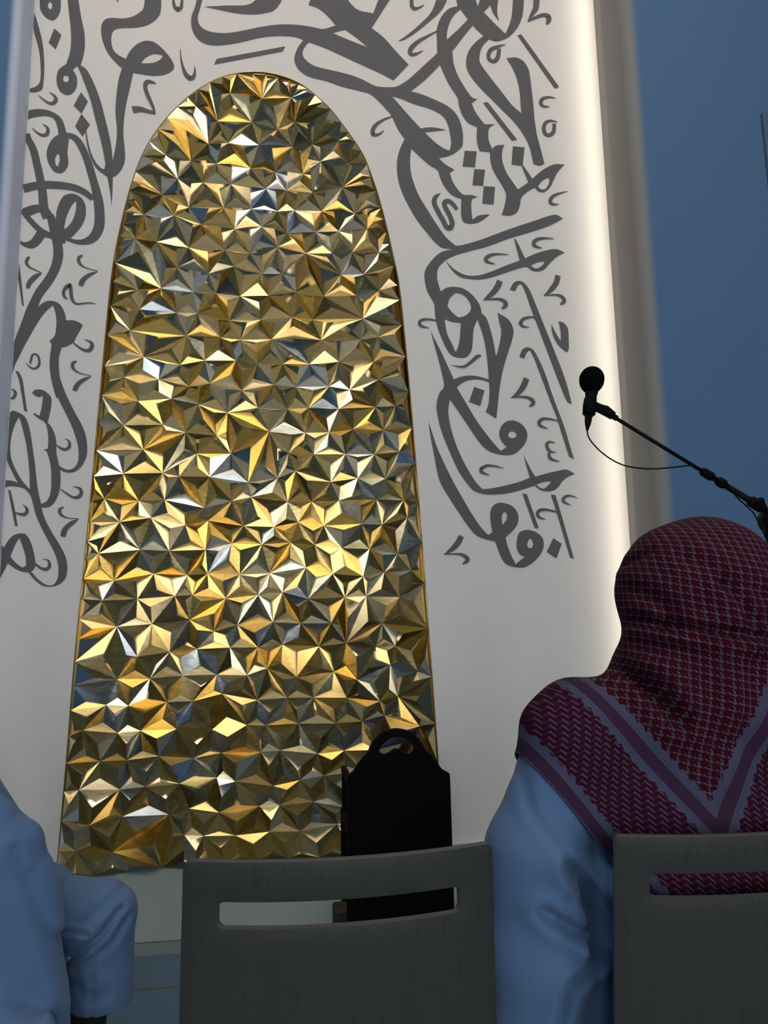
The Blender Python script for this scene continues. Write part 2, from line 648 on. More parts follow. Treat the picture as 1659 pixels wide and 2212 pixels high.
def box_obj(name, lo, hi, mat, parent=None, bevel=0.0):
    bm = bmesh.new()
    c = [(lo[i] + hi[i]) / 2 for i in range(3)]
    add_box(bm, c, [hi[i] - lo[i] for i in range(3)], None, bevel)
    return bm_obj(name, bm, mat, parent)


XL, XR, YB = -4.6, 5.4, -7.5
tag(box_obj('floor', (XL, YB, -0.1), (XR, WALL_Y + 0.5, 0.0), M['carpet']), kind='structure')
tag(box_obj('ceiling', (XL, YB, CEIL), (XR, WALL_Y + 0.5, CEIL + 0.1), M['white']), kind='structure')
tag(box_obj('wall_left', (XL - 0.1, YB, 0), (XL, FRONT_L, CEIL), M['blue']), kind='structure')
tag(box_obj('wall_right', (XR, YB, 0), (XR + 0.1, FRONT_R, CEIL), M['blue']), kind='structure')

# back wall with four glowing windows, added for fill and for reflections in the gold
wins = [(-2.8 + 1.9 * i, -1.6 + 1.9 * i) for i in range(4)]
hl = [[(a, 1.2), (b, 1.2), (b, 4.2), (a, 4.2)] for a, b in wins]
tag(prism_xz('wall_back', [(XL, 0), (XR, 0), (XR, CEIL), (XL, CEIL)], hl, YB - 0.15, YB, M['blue']), kind='structure')
for i, (a, b) in enumerate(wins):
    bm = bmesh.new()
    for lo, hi in (((a, 1.2), (a + .05, 4.2)), ((b - .05, 1.2), (b, 4.2)), ((a + .05, 1.2), (b - .05, 1.25)), ((a + .05, 4.15), (b - .05, 4.2)), (((a + b) / 2 - .02, 1.25), ((a + b) / 2 + .02, 4.15))):
        add_box(bm, ((lo[0] + hi[0]) / 2, YB - .07, (lo[1] + hi[1]) / 2), (hi[0] - lo[0], .06, hi[1] - lo[1]))
    w = tag(bm_obj('window_%d' % (i + 1), bm, M['frame']), kind='structure')
    box_obj('pane', (a + .05, YB - .10, 1.25), (b - .05, YB - .09, 4.15), M['fill_pane'], w)

# niche outline in the mural wall (x, z), clockwise from the lower left
ARCH = [(-1.056, 0.0), (-1.034, 0.53), (-1.018, 1.008), (-0.996, 1.415), (-0.976, 1.812), (-0.950, 2.372), (-0.918, 3.011), (-0.877, 3.331),
        (-0.828, 3.579), (-0.765, 3.777), (-0.680, 3.935), (-0.575, 4.075), (-0.459, 4.185), (-0.320, 4.268), (-0.151, 4.301),
        (-0.010, 4.283), (0.100, 4.235), (0.190, 4.162), (0.280, 4.068), (0.428, 3.850), (0.488, 3.697), (0.540, 3.515), (0.600, 3.234),
        (0.640, 2.976), (0.692, 2.230), (0.738, 1.375), (0.782, 0.456), (0.800, 0.0)]
sm = [tuple(p) for p in catmull(ARCH, False, 70, 4)]
arch = [(p[0], p[1]) for p in sm]
outer = [(REC_L, 0), ] + [(a[0], a[1]) for a in arch] + [(REC_R, 0), (REC_R, CEIL), (REC_L, CEIL)]
mural = tag(prism_xz('wall_front', outer, [], WALL_Y, WALL_Y + 0.05, M['mural']), kind='structure')

def arc(cx, cy, r, a0, a1, n_=10):
    return [(cx + r * math.cos(R(a0 + (a1 - a0) * k / n_)), cy + r * math.sin(R(a0 + (a1 - a0) * k / n_))) for k in range(n_ + 1)]

RC = 0.075
RL = 0.05
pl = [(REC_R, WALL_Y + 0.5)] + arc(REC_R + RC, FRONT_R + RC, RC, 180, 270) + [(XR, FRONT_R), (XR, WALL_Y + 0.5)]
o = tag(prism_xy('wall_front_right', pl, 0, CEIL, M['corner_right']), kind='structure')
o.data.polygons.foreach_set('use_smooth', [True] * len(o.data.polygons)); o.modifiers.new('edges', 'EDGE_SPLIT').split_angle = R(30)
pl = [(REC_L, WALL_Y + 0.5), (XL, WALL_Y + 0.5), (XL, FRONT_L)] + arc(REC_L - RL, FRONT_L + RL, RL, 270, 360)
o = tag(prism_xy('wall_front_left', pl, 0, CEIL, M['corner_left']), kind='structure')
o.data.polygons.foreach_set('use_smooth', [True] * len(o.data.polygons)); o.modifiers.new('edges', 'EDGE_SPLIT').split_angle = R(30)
tag(box_obj('wall_niche', (REC_L, WALL_Y + 0.34, 0), (REC_R, WALL_Y + 0.4, CEIL), M['gold_edge']), kind='structure')
tag(box_obj('baseboard_front_left', (REC_L, WALL_Y - 0.012, 0), (-1.062, WALL_Y, 0.07), M['baseboard']), kind='structure')
tag(box_obj('baseboard_front_right', (0.806, WALL_Y - 0.012, 0), (REC_R, WALL_Y, 0.07), M['baseboard']), kind='structure')

# unseen glowing ceiling panels, added as fill and for the gold to reflect
def fill_panel(x, y, label):
    t = tag(empty('fill_panel', (x, y, CEIL)), label, 'fill panel', 'added fill panels in a row before the mural wall')
    bm = bmesh.new()
    for dx, dy, sx, sy in ((-.78, 0, .04, 1.3), (.78, 0, .04, 1.3), (0, -.63, 1.52, .04), (0, .63, 1.52, .04)):
        add_box(bm, (dx, dy, -.025), (sx, sy, .05))
    bm_obj('frame', bm, M['frame'], t)
    box_obj('diffuser', (-.76, -.61, -.03), (.76, .61, -.02), M['diffuser'], t)
for x, w in ((-1.95, 'first from the left'), (-0.1, 'second from the left'), (1.75, 'third from the left')):
    fill_panel(x, FILL_PANEL_Y, 'wide white fill light panel added above the carpet, ' + w)

# ------------------------------------------------------------------ gold facets in the niche
def gold():
    rnd = random.Random(11)
    x0, x1 = -1.056, 0.80
    dx, dz = 0.152, 0.131
    ins = []
    rim = [Vector(p) for p in arch]
    def dist_rim(p):
        best = 9
        for a, b in zip(rim, rim[1:]):
            d = b - a
            t = max(0, min(1, (p - a).dot(d) / d.length_squared))
            best = min(best, (p - a - d * t).length)
        return best
    nz_ = int(4.3 / dz)
    for j in range(1, nz_ + 1):
        z = j * dz
        for i in range(-1, 15):
            x = x0 + (i + (0.5 if j % 2 else 0)) * dx + rnd.uniform(-.036, .036)
            zz = z + (rnd.uniform(-.008, .008) if rnd.random() < .6 else rnd.uniform(-.04, .04))
            p = Vector((x, zz))
            if rnd.random() < 0.045:
                continue
            if in_poly(p, arch) and dist_rim(p) > 0.05 and zz > 0.06:
                ins.append(p)
    # points round the rim
    ed = []
    acc = 0.0
    rim2 = [Vector((x0, 0.0))]
    for a, b in zip(arch, arch[1:]):
        a, b = Vector(a), Vector(b)
        L = (b - a).length
        acc += L
        if acc > 0.055:
            rim2.append(b.copy()); acc = 0.0
    if (rim2[-1] - Vector(arch[-1])).length > 0.03:
        rim2.append(Vector(arch[-1]))
    nb = 12
    rim2 += [Vector((arch[-1][0] + (x0 - arch[-1][0]) * k / nb, 0.0)) for k in range(1, nb)]
    V0 = rim2 + ins
    E0 = [(i, (i + 1) % len(rim2)) for i in range(len(rim2))]
    V, E, F, _, _, _ = delaunay_2d_cdt(V0, E0, [], 1, 1e-6)
    # niche depth: a shallow hollow that meets the wall at the rim
    def hollow(p):
        d = dist_rim(p) if p.y > 0.02 else 0.0
        c = -0.13
        half = 0.92 if p.y < 3 else max(0.15, 0.92 * math.sqrt(max(0.02, (4.32 - p.y) / 1.32)))
        t = min(1.0, abs(p.x - c) / half)
        top = min(1.0, max(0.0, (4.31 - p.y) / 0.5))
        return 0.15 * (1 - t ** 2.2) * math.sqrt(top)
    vb = [Vector((v.x, WALL_Y + 0.001 + hollow(v), v.y)) for v in V]
    me = bpy.data.meshes.new('gold_niche')
    verts, faces, tint = [], [], []
    for f in F:
        c2 = sum((V[i] for i in f), Vector((0, 0))) / len(f)
        if not in_poly(c2, arch) and c2.y > 0.001:
            continue
        p = [vb[i] for i in f]
        nrm = (p[1] - p[0]).cross(p[2] - p[0])
        A = nrm.length / 2
        nrm.normalize()
        if nrm.y > 0:
            nrm = -nrm; f = list(reversed(f)); p = [vb[i] for i in f]
        w = [rnd.uniform(.5, 1.5) for _ in range(3)]
        s = sum(w)
        ap = (p[0] * w[0] + p[1] * w[1] + p[2] * w[2]) / s
        h = math.sqrt(max(A, 1e-5)) * rnd.uniform(.48, .86)
        ap = ap + nrm * min(h, 0.125)
        tb = rnd.random() * .35
        k = len(verts)
        verts += [tuple(q) for q in p] + [tuple(ap)]
        for a, b in ((0, 1), (1, 2), (2, 0)):
            faces.append((k + a, k + b, k + 3))
            q_ = rnd.random()
            tint.append(min(1, tb + (rnd.uniform(.45, .65) if q_ > .74 else (rnd.uniform(.2, .4) if q_ > .5 else 0)) + (.25 if q_ > .86 else 0)))
    me.from_pydata(verts, [], faces)
    me.update()
    at_ = me.attributes.new('tint', 'FLOAT', 'FACE')
    at_.data.foreach_set('value', tint)
    o = link('gold_niche', me, M['gold'])
    o.location = (0, 0, 0)
    tag(o, 'tall gold arched niche of folded metal triangles in the middle of the pale wall', 'niche')
    # thin bronze edge closing the gap between facets and plaster
    bm = bmesh.new()
    a = [bm.verts.new((q[0], WALL_Y - 0.001, q[1])) for q in arch]
    b = [bm.verts.new((q[0], WALL_Y + 0.05, q[1])) for q in arch]
    for i in range(len(arch) - 1):
        bm.faces.new((a[i], a[i + 1], b[i + 1], b[i]))
    e = bm_obj('edge_trim', bm, M['gold_edge'], o, True)
    md = e.modifiers.new('thickness', 'SOLIDIFY'); md.thickness = 0.004; md.offset = 0
    tag(e, 'bronze edge strip')
    return o
gold()

# ------------------------------------------------------------------ painted lettering on the mural wall (x, z in millimetres)
LETTER_SHAPES = [
 [[(-1362,4722),(-1358,4593),(-1343,4552),(-1317,4522),(-1285,4510),(-1261,4536),(-1249,4575),(-1247,4622),(-1256,4734)],[(-1308,4628),(-1316,4602),(-1304,4580),(-1292,4591),(-1295,4616)]],
 [[(-1384,4552),(-1357,4467),(-1332,4370),(-1318,4264),(-1314,4174),(-1316,4109),(-1320,4082),(-1350,4065),(-1384,4062),(-1384,4086),(-1359,4097),(-1338,4119),(-1332,4156),(-1335,4221),(-1345,4303),(-1363,4375),(-1384,4452)]],
 [[(-1275,4466),(-1235,4428),(-1261,4334),(-1301,4373)]],
 [[(-1224,4738),(-1170,4744),(-1137,4557),(-1115,4458),(-1108,4367),(-1115,4300),(-1125,4252),(-1148,4239),(-1165,4217),(-1197,4226),(-1202,4250),(-1187,4318),(-1183,4393),(-1190,4484),(-1202,4567)]],
 [[(-1198,4255),(-1239,4214),(-1249,4164),(-1243,4115),(-1222,4076),(-1190,4060),(-1162,4073),(-1143,4108),(-1139,4149),(-1146,4185),(-1165,4217)],[(-1184,4161),(-1188,4147),(-1198,4140),(-1209,4145),(-1214,4159),(-1210,4174),(-1200,4180),(-1189,4175)]],
 [[(-906,4253),(-844,4229),(-856,4150),(-874,4041),(-883,3950),(-884,3853),(-875,3773),(-870,3717),(-875,3669),(-895,3624),(-922,3594),(-960,3592),(-982,3610),(-971,3666),(-941,3668),(-930,3721),(-920,3802),(-920,3882),(-931,3979),(-930,4077),(-922,4177)]],
 [[(-960,3593),(-930,3595),(-929,3491),(-931,3417),(-940,3491)]],
 [[(-711,4795),(-705,4654),(-720,4592),(-770,4540),(-835,4514),(-901,4505),(-937,4497),(-961,4478),(-969,4439),(-965,4389),(-949,4353),(-923,4330),(-887,4313),(-870,4356),(-839,4402),(-804,4429),(-767,4438),(-731,4429),(-686,4391),(-648,4344),(-624,4296),(-634,4261),(-667,4237),(-710,4223),(-761,4220),(-804,4225),(-844,4229),(-906,4253),(-943,4287),(-973,4322),(-1000,4369),(-1021,4434),(-1027,4492),(-1019,4531),(-997,4555),(-961,4563),(-910,4565),(-863,4581),(-824,4611),(-800,4652),(-796,4785)],[(-803,4294),(-782,4327),(-750,4351),(-721,4358),(-686,4351),(-702,4326),(-734,4304),(-770,4296)]],
 [[(-975,4765),(-921,4771),(-944,4657)]],
 [[(-1062,4756),(-1042,4758),(-1047,4655)]],
 [[(-1117,4087),(-1078,4033),(-1109,3956),(-1152,4001)]],
 [[(-1109,3956),(-1062,3894),(-1097,3819),(-1139,3877)]],
 [[(-1384,3953),(-1345,3965),(-1297,3965),(-1254,3952),(-1215,3923),(-1196,3885),(-1182,3838),(-1137,3829),(-1101,3796),(-1071,3742),(-1040,3665),(-1016,3588),(-992,3511),(-972,3434),(-963,3356),(-966,3380),(-962,3327),(-967,3279),(-986,3235),(-1018,3202),(-1060,3190),(-1102,3192),(-1164,3212),(-1132,3222),(-1113,3218),(-1080,3219),(-1052,3234),(-1032,3259),(-1018,3302),(-1016,3350),(-1020,3404),(-1028,3461),(-1045,3539),(-1065,3608),(-1089,3685),(-1120,3755),(-1146,3793),(-1167,3803),(-1171,3719),(-1163,3656),(-1176,3616),(-1199,3593),(-1231,3600),(-1256,3630),(-1274,3672),(-1278,3719),(-1266,3767),(-1247,3801),(-1223,3823),(-1229,3858),(-1241,3897),(-1260,3920),(-1295,3926),(-1343,3917),(-1384,3901)],[(-1223,3707),(-1233,3675),(-1227,3640),(-1217,3635),(-1209,3669),(-1213,3700)]],
 [[(-1384,3378),(-1345,3398),(-1313,3405),(-1294,3402),(-1256,3389),(-1236,3364),(-1214,3328),(-1229,3217),(-1264,3222),(-1305,3254),(-1339,3289),(-1384,3346)],[(-1344,3338),(-1311,3356),(-1276,3369),(-1261,3341),(-1249,3294),(-1239,3252),(-1274,3269),(-1308,3299)]],
 [[(-1214,3328),(-1212,3370),(-1201,3419),(-1180,3463),(-1145,3480),(-1110,3474),(-1083,3453),(-1066,3419),(-1061,3382),(-1064,3342),(-1079,3299),(-1103,3261),(-1134,3222),(-1157,3210),(-1158,3194),(-1168,3191),(-1191,3187),(-1229,3211),(-1240,3247)],[(-1117,3438),(-1135,3412),(-1152,3369),(-1164,3320),(-1168,3273),(-1149,3290),(-1127,3328),(-1115,3376),(-1113,3419)]],
 [[(-1229,3217),(-1220,3175),(-1216,3134),(-1219,3092),(-1230,3045),(-1251,2997),(-1276,2955),(-1297,2918),(-1317,2866),(-1329,2835),(-1343,2789),(-1356,2738),(-1371,2688),(-1384,2637),(-1384,2612),(-1384,2563),(-1384,2508),(-1384,2459),(-1373,2514),(-1355,2559),(-1332,2619),(-1307,2675),(-1279,2736),(-1254,2783),(-1228,2819),(-1204,2843),(-1191,2806),(-1183,2760),(-1183,2710),(-1189,2674),(-1213,2646),(-1201,2626),(-1205,2574),(-1205,2519),(-1198,2465),(-1183,2401),(-1164,2342),(-1117,2343),(-1138,2402),(-1152,2461),(-1159,2520),(-1159,2565),(-1149,2613),(-1123,2621),(-1092,2645),(-1080,2673),(-1063,2709),(-1049,2740),(-1074,2757),(-1102,2765),(-1134,2763),(-1143,2803),(-1163,2842),(-1189,2863),(-1222,2868),(-1244,2862),(-1262,2848),(-1276,2832),(-1267,2869),(-1247,2910),(-1217,2958),(-1192,3010),(-1175,3058),(-1166,3110),(-1167,3152),(-1174,3191)]],
 [[(-1384,3197),(-1364,3188),(-1335,3200),(-1318,3227),(-1305,3254),(-1264,3222),(-1279,3193),(-1301,3166),(-1332,3154),(-1365,3165),(-1384,3179)]],
 [[(-1384,3073),(-1372,3002),(-1347,2832),(-1357,2839),(-1379,2960),(-1384,2975)]],
 [[(-1371,2482),(-1353,2477),(-1333,2436),(-1319,2364),(-1300,2264),(-1316,2270),(-1334,2358),(-1351,2435)]],
 [[(-1193,2443),(-1176,2395),(-1152,2335),(-1118,2269),(-1085,2203),(-1062,2143),(-1046,2088),(-1041,2039),(-1044,2006),(-1059,1979),(-1084,1967),(-1110,1973),(-1133,1988),(-1130,1966),(-1104,1954),(-1068,1952),(-1039,1968),(-1015,2001),(-1001,2045),(-1002,2100),(-1013,2155),(-1033,2204),(-1067,2264),(-1101,2330),(-1129,2391),(-1148,2444)]],
 [[(-1284,2367),(-1267,2383),(-1236,2384),(-1210,2369),(-1188,2342),(-1186,2295),(-1192,2250),(-1199,2211),(-1181,2190),(-1164,2157),(-1153,2114),(-1149,2054),(-1137,2005),(-1127,1962),(-1122,1913),(-1124,1865),(-1133,1827),(-1152,1790),(-1176,1773),(-1206,1772),(-1212,1789),(-1187,1803),(-1171,1832),(-1166,1875),(-1168,1934),(-1174,1983),(-1186,2031),(-1197,2058),(-1212,2069),(-1192,2075),(-1192,2124),(-1198,2168),(-1207,2201),(-1220,2217),(-1247,2233),(-1271,2254),(-1268,2261),(-1241,2246),(-1232,2294),(-1229,2351),(-1250,2344),(-1271,2354)]],
 [[(-1384,2238),(-1382,2263),(-1367,2271),(-1342,2261),(-1313,2242),(-1293,2204),(-1277,2144),(-1264,2074),(-1250,1998),(-1238,1917),(-1225,1848),(-1209,1789),(-1203,1758),(-1188,1715),(-1160,1662),(-1128,1610),(-1096,1557),(-1076,1510),(-1069,1458),(-1077,1416),(-1103,1388),(-1142,1376),(-1181,1381),(-1217,1407),(-1243,1436),(-1253,1450),(-1239,1450),(-1208,1417),(-1172,1389),(-1142,1383),(-1123,1396),(-1112,1427),(-1113,1474),(-1127,1526),(-1149,1573),(-1179,1626),(-1206,1678),(-1231,1731),(-1246,1779),(-1258,1821),(-1274,1848),(-1298,1869),(-1331,1877),(-1365,1879),(-1384,1871),(-1384,1910),(-1357,1908),(-1326,1898),(-1343,1927),(-1365,1970),(-1384,2015),(-1384,2077),(-1384,2159)],[(-1340,2236),(-1358,2192),(-1370,2132),(-1372,2072),(-1363,2018),(-1340,1965),(-1308,1911),(-1268,1865),(-1271,1917),(-1280,1998),(-1297,2095),(-1317,2171),(-1332,2220)]],
 [[(-1370,1860),(-1358,1858),(-1334,1768),(-1314,1676),(-1327,1678),(-1349,1768)]],
 [[(-1384,1584),(-1373,1571),(-1359,1600),(-1337,1628),(-1308,1641),(-1278,1640),(-1257,1615),(-1240,1573),(-1228,1532),(-1221,1490),(-1227,1464),(-1244,1449),(-1273,1449),(-1308,1462),(-1351,1493),(-1366,1455),(-1383,1419)],[(-1304,1620),(-1320,1589),(-1332,1553),(-1341,1527),(-1315,1496),(-1282,1472),(-1265,1480),(-1269,1521),(-1285,1573)]],
 [[(-461,4823),(-487,4680),(-500,4620),(-493,4573),(-463,4542),(-412,4527),(-336,4530),(-251,4553),(-166,4582),(-80,4607),(6,4621),(94,4623),(164,4617),(216,4612),(289,4643),(234,4707),(182,4746),(129,4761),(169,4893),(307,4908),(404,4770),(511,4746),(578,4938),(669,4948),(501,4647),(572,4591),(642,4509),(717,4426),(625,4314),(550,4352),(444,4396),(312,4452),(224,4488),(128,4518),(76,4537),(24,4544),(-54,4539),(-148,4518),(-250,4481),(-335,4455),(-411,4443),(-470,4454),(-512,4493),(-534,4549),(-536,4617),(-516,4687),(-498,4818)],[(269,4591),(344,4620),(402,4579),(477,4517),(384,4548)]],
 [[(-466,4687),(-339,4708),(-202,4735),(-99,4863),(19,4876),(-55,4721),(-124,4681),(-201,4664),(-295,4664),(-389,4676)]],
 [[(-391,4359),(-4,4477),(-19,4442),(-404,4322)]],
 [[(133,4518),(104,4476),(96,4432),(119,4395),(167,4365),(250,4349),(355,4331),(434,4307),(522,4268),(619,4270),(647,4279),(703,4319),(769,4386),(835,4458),(891,4519),(953,4613),(1021,4687),(1090,4768),(1118,4729),(1053,4640),(984,4539),(907,4443),(816,4337),(727,4253),(789,4239),(876,4207),(940,4178),(987,4138),(1017,4080),(1031,4003),(1027,3934),(1012,3907),(970,3869),(922,3847),(882,3836),(920,3799),(973,3769),(944,3745),(957,3700),(979,3659),(1018,3616),(1065,3616),(1105,3607),(1071,3591),(1065,3556),(1065,3506),(1070,3463),(1100,3487),(1133,3497),(1174,3501),(1131,3464),(1091,3442),(1043,3436),(1013,3444),(1003,3477),(1003,3527),(1007,3587),(954,3607),(912,3655),(886,3712),(872,3757),(825,3788),(771,3835),(721,3884),(712,3818),(714,3742),(728,3676),(757,3594),(802,3514),(854,3426),(907,3347),(964,3295),(1007,3303),(1119,3343),(1281,3414),(1429,3473),(1562,3523),(1616,3501),(1525,3449),(1401,3400),(1278,3356),(1157,3303),(1037,3264),(958,3235),(902,3204),(893,3194),(865,3164),(851,3125),(853,3074),(869,3015),(904,3038),(941,3045),(990,3041),(1032,3018),(1068,2982),(1094,2938),(1103,2893),(1116,2882),(1134,2851),(1152,2783),(1165,2714),(1174,2643),(1185,2671),(1199,2722),(1211,2791),(1201,2848),(1194,2901),(1249,2869),(1275,2832),(1283,2788),(1271,2737),(1246,2667),(1218,2585),(1200,2516),(1184,2436),(1171,2344),(1161,2280),(1102,2318),(1117,2355),(1127,2416),(1128,2490),(1126,2551),(1122,2625),(1113,2712),(1097,2787),(1075,2855),(1055,2810),(1048,2773),(1042,2710),(1032,2666),(1006,2634),(976,2626),(934,2632),(904,2655),(876,2710),(853,2772),(837,2833),(831,2889),(828,2940),(793,3007),(780,3064),(778,3115),(794,3160),(841,3221),(888,3256),(951,3272),(912,3275),(881,3280),(843,3311),(798,3366),(746,3436),(701,3516),(664,3597),(642,3670),(634,3736),(637,3812),(654,3877),(683,3943),(656,3982),(634,4023),(611,4081),(573,4129),(526,4181),(480,4216),(433,4229),(477,4216),(407,4231),(319,4248),(232,4274),(145,4290),(93,4315),(59,4355),(48,4408),(67,4473),(98,4527)],[(615,4211),(669,4198),(748,4170),(827,4151),(882,4129),(921,4098),(944,4048),(954,3988),(958,3937),(947,3889),(915,3899),(869,3930),(830,3966),(803,3994),(855,4004),(931,4019),(871,4029),(824,4028),(780,4017),(729,4074),(668,4146)],[(955,3010),(920,2975),(905,2927),(930,2894),(965,2863),(1005,2875),(1034,2904),(1040,2936),(1024,2973),(994,3001)],[(887,2851),(928,2836),(978,2831),(973,2776),(967,2726),(957,2688),(943,2658),(924,2706),(901,2755),(891,2804)]],
 [[(1006,4986),(1119,4998),(1152,4860),(1199,5007),(1297,5018),(1273,4845),(1282,4773),(1247,4824),(1232,4878),(1188,4825),(1256,4752),(1319,4690),(1294,4646),(1251,4633),(1218,4643),(1178,4665),(1115,4728),(1043,4830),(1027,4851)]],
 [[(1386,5028),(1455,5036),(1438,4863),(1418,4787),(1381,4719),(1328,4663),(1260,4634),(1218,4641),(1254,4706),(1319,4694),(1344,4752),(1364,4827)]],
 [[(1035,4852),(976,4828),(934,4782),(908,4730),(892,4669),(892,4597),(893,4517),(907,4443),(930,4379),(960,4311),(991,4261),(1008,4227),(1013,4184),(1031,4124),(1066,4075),(1118,4053),(1113,3992),(1116,3940),(1128,3898),(1193,3896),(1202,3925),(1189,3955),(1184,3997),(1191,4050),(1229,4081),(1167,4074),(1140,4107),(1109,4157),(1091,4206),(1126,4235),(1092,4247),(1050,4310),(1011,4386),(989,4464),(984,4535),(956,4613),(957,4667),(975,4732),(1008,4792),(1047,4831)]],
 [[(1182,4664),(1135,4621),(1091,4563),(1068,4498),(1070,4427),(1108,4359),(1155,4302),(1219,4236),(1289,4163),(1344,4106),(1391,4040),(1428,3964),(1445,3887),(1451,3840),(1488,3831),(1520,3845),(1505,3926),(1485,4021),(1474,4125),(1471,4231),(1464,4346),(1456,4445),(1441,4488),(1414,4522),(1372,4536),(1317,4524),(1352,4462),(1378,4384),(1390,4295),(1391,4224),(1393,4167),(1341,4211),(1279,4295),(1224,4370),(1177,4437),(1150,4488),(1154,4542),(1175,4598),(1217,4645)]],
 [[(1392,4688),(1418,4697),(1639,4362),(1613,4346)]],
 [[(1160,4214),(1189,4222),(1360,3989),(1326,3981)]],
 [[(657,4576),(710,4620),(793,4704),(869,4803),(923,4976),(998,4985),(935,4823),(842,4718),(759,4638),(693,4587)]],
 [[(1038,3894),(1110,3896),(1096,3793),(1021,3793)]],
 [[(1091,3781),(1156,3782),(1140,3678),(1076,3678)]],
 [[(1144,3677),(1212,3677),(1198,3564),(1130,3567)]],
 [[(1331,3945),(1403,3943),(1385,3822),(1317,3827)]],
 [[(1377,3827),(1389,3824),(1442,3742),(1416,3714)]],
 [[(1280,3950),(1267,3918),(1261,3875),(1267,3824),(1288,3765),(1319,3716),(1349,3670),(1417,3721),(1503,3802),(1579,3846),(1646,3849),(1602,3800),(1574,3751),(1547,3697),(1512,3665),(1479,3663),(1452,3688),(1405,3658),(1367,3617),(1356,3566),(1334,3522),(1293,3501),(1243,3501),(1263,3560),(1276,3628),(1260,3678),(1223,3744),(1197,3802),(1189,3870),(1197,3909),(1231,3942)],[(1471,3696),(1499,3733),(1533,3755),(1545,3753),(1539,3718),(1517,3685),(1492,3678)]],
 [[(1311,3362),(1326,3346),(1373,3237),(1340,3218)]],
 [[(901,3204),(940,3161),(986,3131),(1032,3117),(1095,3122),(1158,3144),(1255,3189),(1353,3231),(1451,3278),(1554,3307),(1614,3288),(1564,3259),(1521,3219),(1487,3180),(1446,3162),(1406,3168),(1371,3187),(1286,3158),(1189,3121),(1109,3098),(1031,3097),(977,3110),(932,3153)],[(1403,3197),(1449,3220),(1489,3226),(1472,3200),(1443,3182),(1423,3183)]],
 [[(1272,3042),(1296,3085),(1328,3099),(1359,3088),(1389,3047),(1422,2959),(1466,2833),(1521,2676),(1574,2514),(1604,2375),(1577,2387),(1541,2482),(1488,2643),(1439,2793),(1395,2926),(1363,3033),(1343,3078),(1324,3073),(1303,3036)]],
 [[(1310,2641),(1328,2685),(1359,2701),(1390,2690),(1413,2654),(1452,2561),(1494,2419),(1550,2246),(1578,2135),(1598,2057),(1571,2068),(1543,2171),(1509,2299),(1480,2382),(1432,2529),(1397,2634),(1374,2684),(1355,2670),(1339,2635)]],
 [[(1508,2847),(1533,2791),(1560,2744),(1562,2798),(1553,2865),(1581,2856),(1606,2822),(1607,2755),(1604,2698),(1593,2678),(1554,2709),(1528,2746),(1511,2796)]],
 [[(805,2781),(822,2739),(862,2654),(901,2563),(929,2496),(943,2454),(985,2379),(1042,2277),(1099,2194),(1150,2129),(1179,2097),(1214,2121),(1187,2150),(1174,2189),(1185,2232),(1213,2262),(1253,2272),(1295,2258),(1324,2228),(1335,2192),(1324,2149),(1295,2113),(1257,2082),(1214,2073),(1166,2078),(1119,2092),(1078,2122),(1038,2175),(993,2246),(947,2317),(902,2384),(891,2322),(897,2250),(918,2161),(945,2084),(984,2001),(1029,1925),(1066,1883),(1110,1886),(1183,1900),(1274,1924),(1338,1949),(1323,2005),(1308,2074),(1349,1988),(1369,1955),(1427,1971),(1489,1986),(1551,1996),(1599,1971),(1555,1954),(1523,1930),(1497,1897),(1465,1876),(1428,1873),(1392,1881),(1363,1904),(1277,1877),(1199,1859),(1133,1853),(1074,1855),(1021,1872),(987,1907),(942,1972),(903,2060),(870,2142),(843,2225),(828,2303),(826,2357),(843,2418),(871,2460),(859,2543),(837,2641),(816,2727)],[(1273,2190),(1265,2176),(1247,2170),(1230,2175),(1224,2189),(1232,2203),(1249,2209),(1266,2203)],[(1373,1910),(1413,1924),(1459,1929),(1439,1905),(1414,1887),(1393,1892)]],
 [[(920,2496),(966,2516),(1015,2524),(1063,2522),(1129,2505),(1131,2487),(1086,2501),(1038,2502),(989,2489),(937,2451)]],
 [[(1042,2460),(1100,2440),(1072,2351),(1009,2373)]],
 [[(779,2257),(793,2206),(822,2112),(861,2018),(905,1924),(955,1831),(1004,1744),(1049,1675),(1088,1632),(1113,1646),(1106,1698),(1105,1750),(1118,1785),(1149,1806),(1184,1806),(1226,1792),(1254,1762),(1263,1722),(1250,1681),(1219,1646),(1185,1617),(1195,1571),(1213,1519),(1235,1473),(1288,1513),(1261,1525),(1245,1559),(1247,1600),(1260,1640),(1291,1657),(1327,1657),(1368,1640),(1394,1611),(1397,1570),(1380,1530),(1343,1490),(1287,1456),(1234,1456),(1182,1473),(1154,1514),(1138,1560),(1125,1597),(1081,1606),(1024,1629),(979,1681),(929,1756),(879,1836),(834,1918),(816,1994),(801,2088),(786,2182)],[(1182,1756),(1169,1733),(1170,1686),(1189,1707),(1199,1733),(1194,1753)],[(1319,1611),(1305,1582),(1307,1562),(1328,1559),(1338,1582),(1330,1605)]],
 [[(1290,1860),(1316,1856),(1375,1666),(1352,1669)]],
 [[(1452,1855),(1479,1852),(1506,1746),(1565,1500),(1544,1506),(1517,1611),(1477,1769)]],
 [[(1454,1614),(1500,1582),(1466,1503),(1412,1538)]],
]
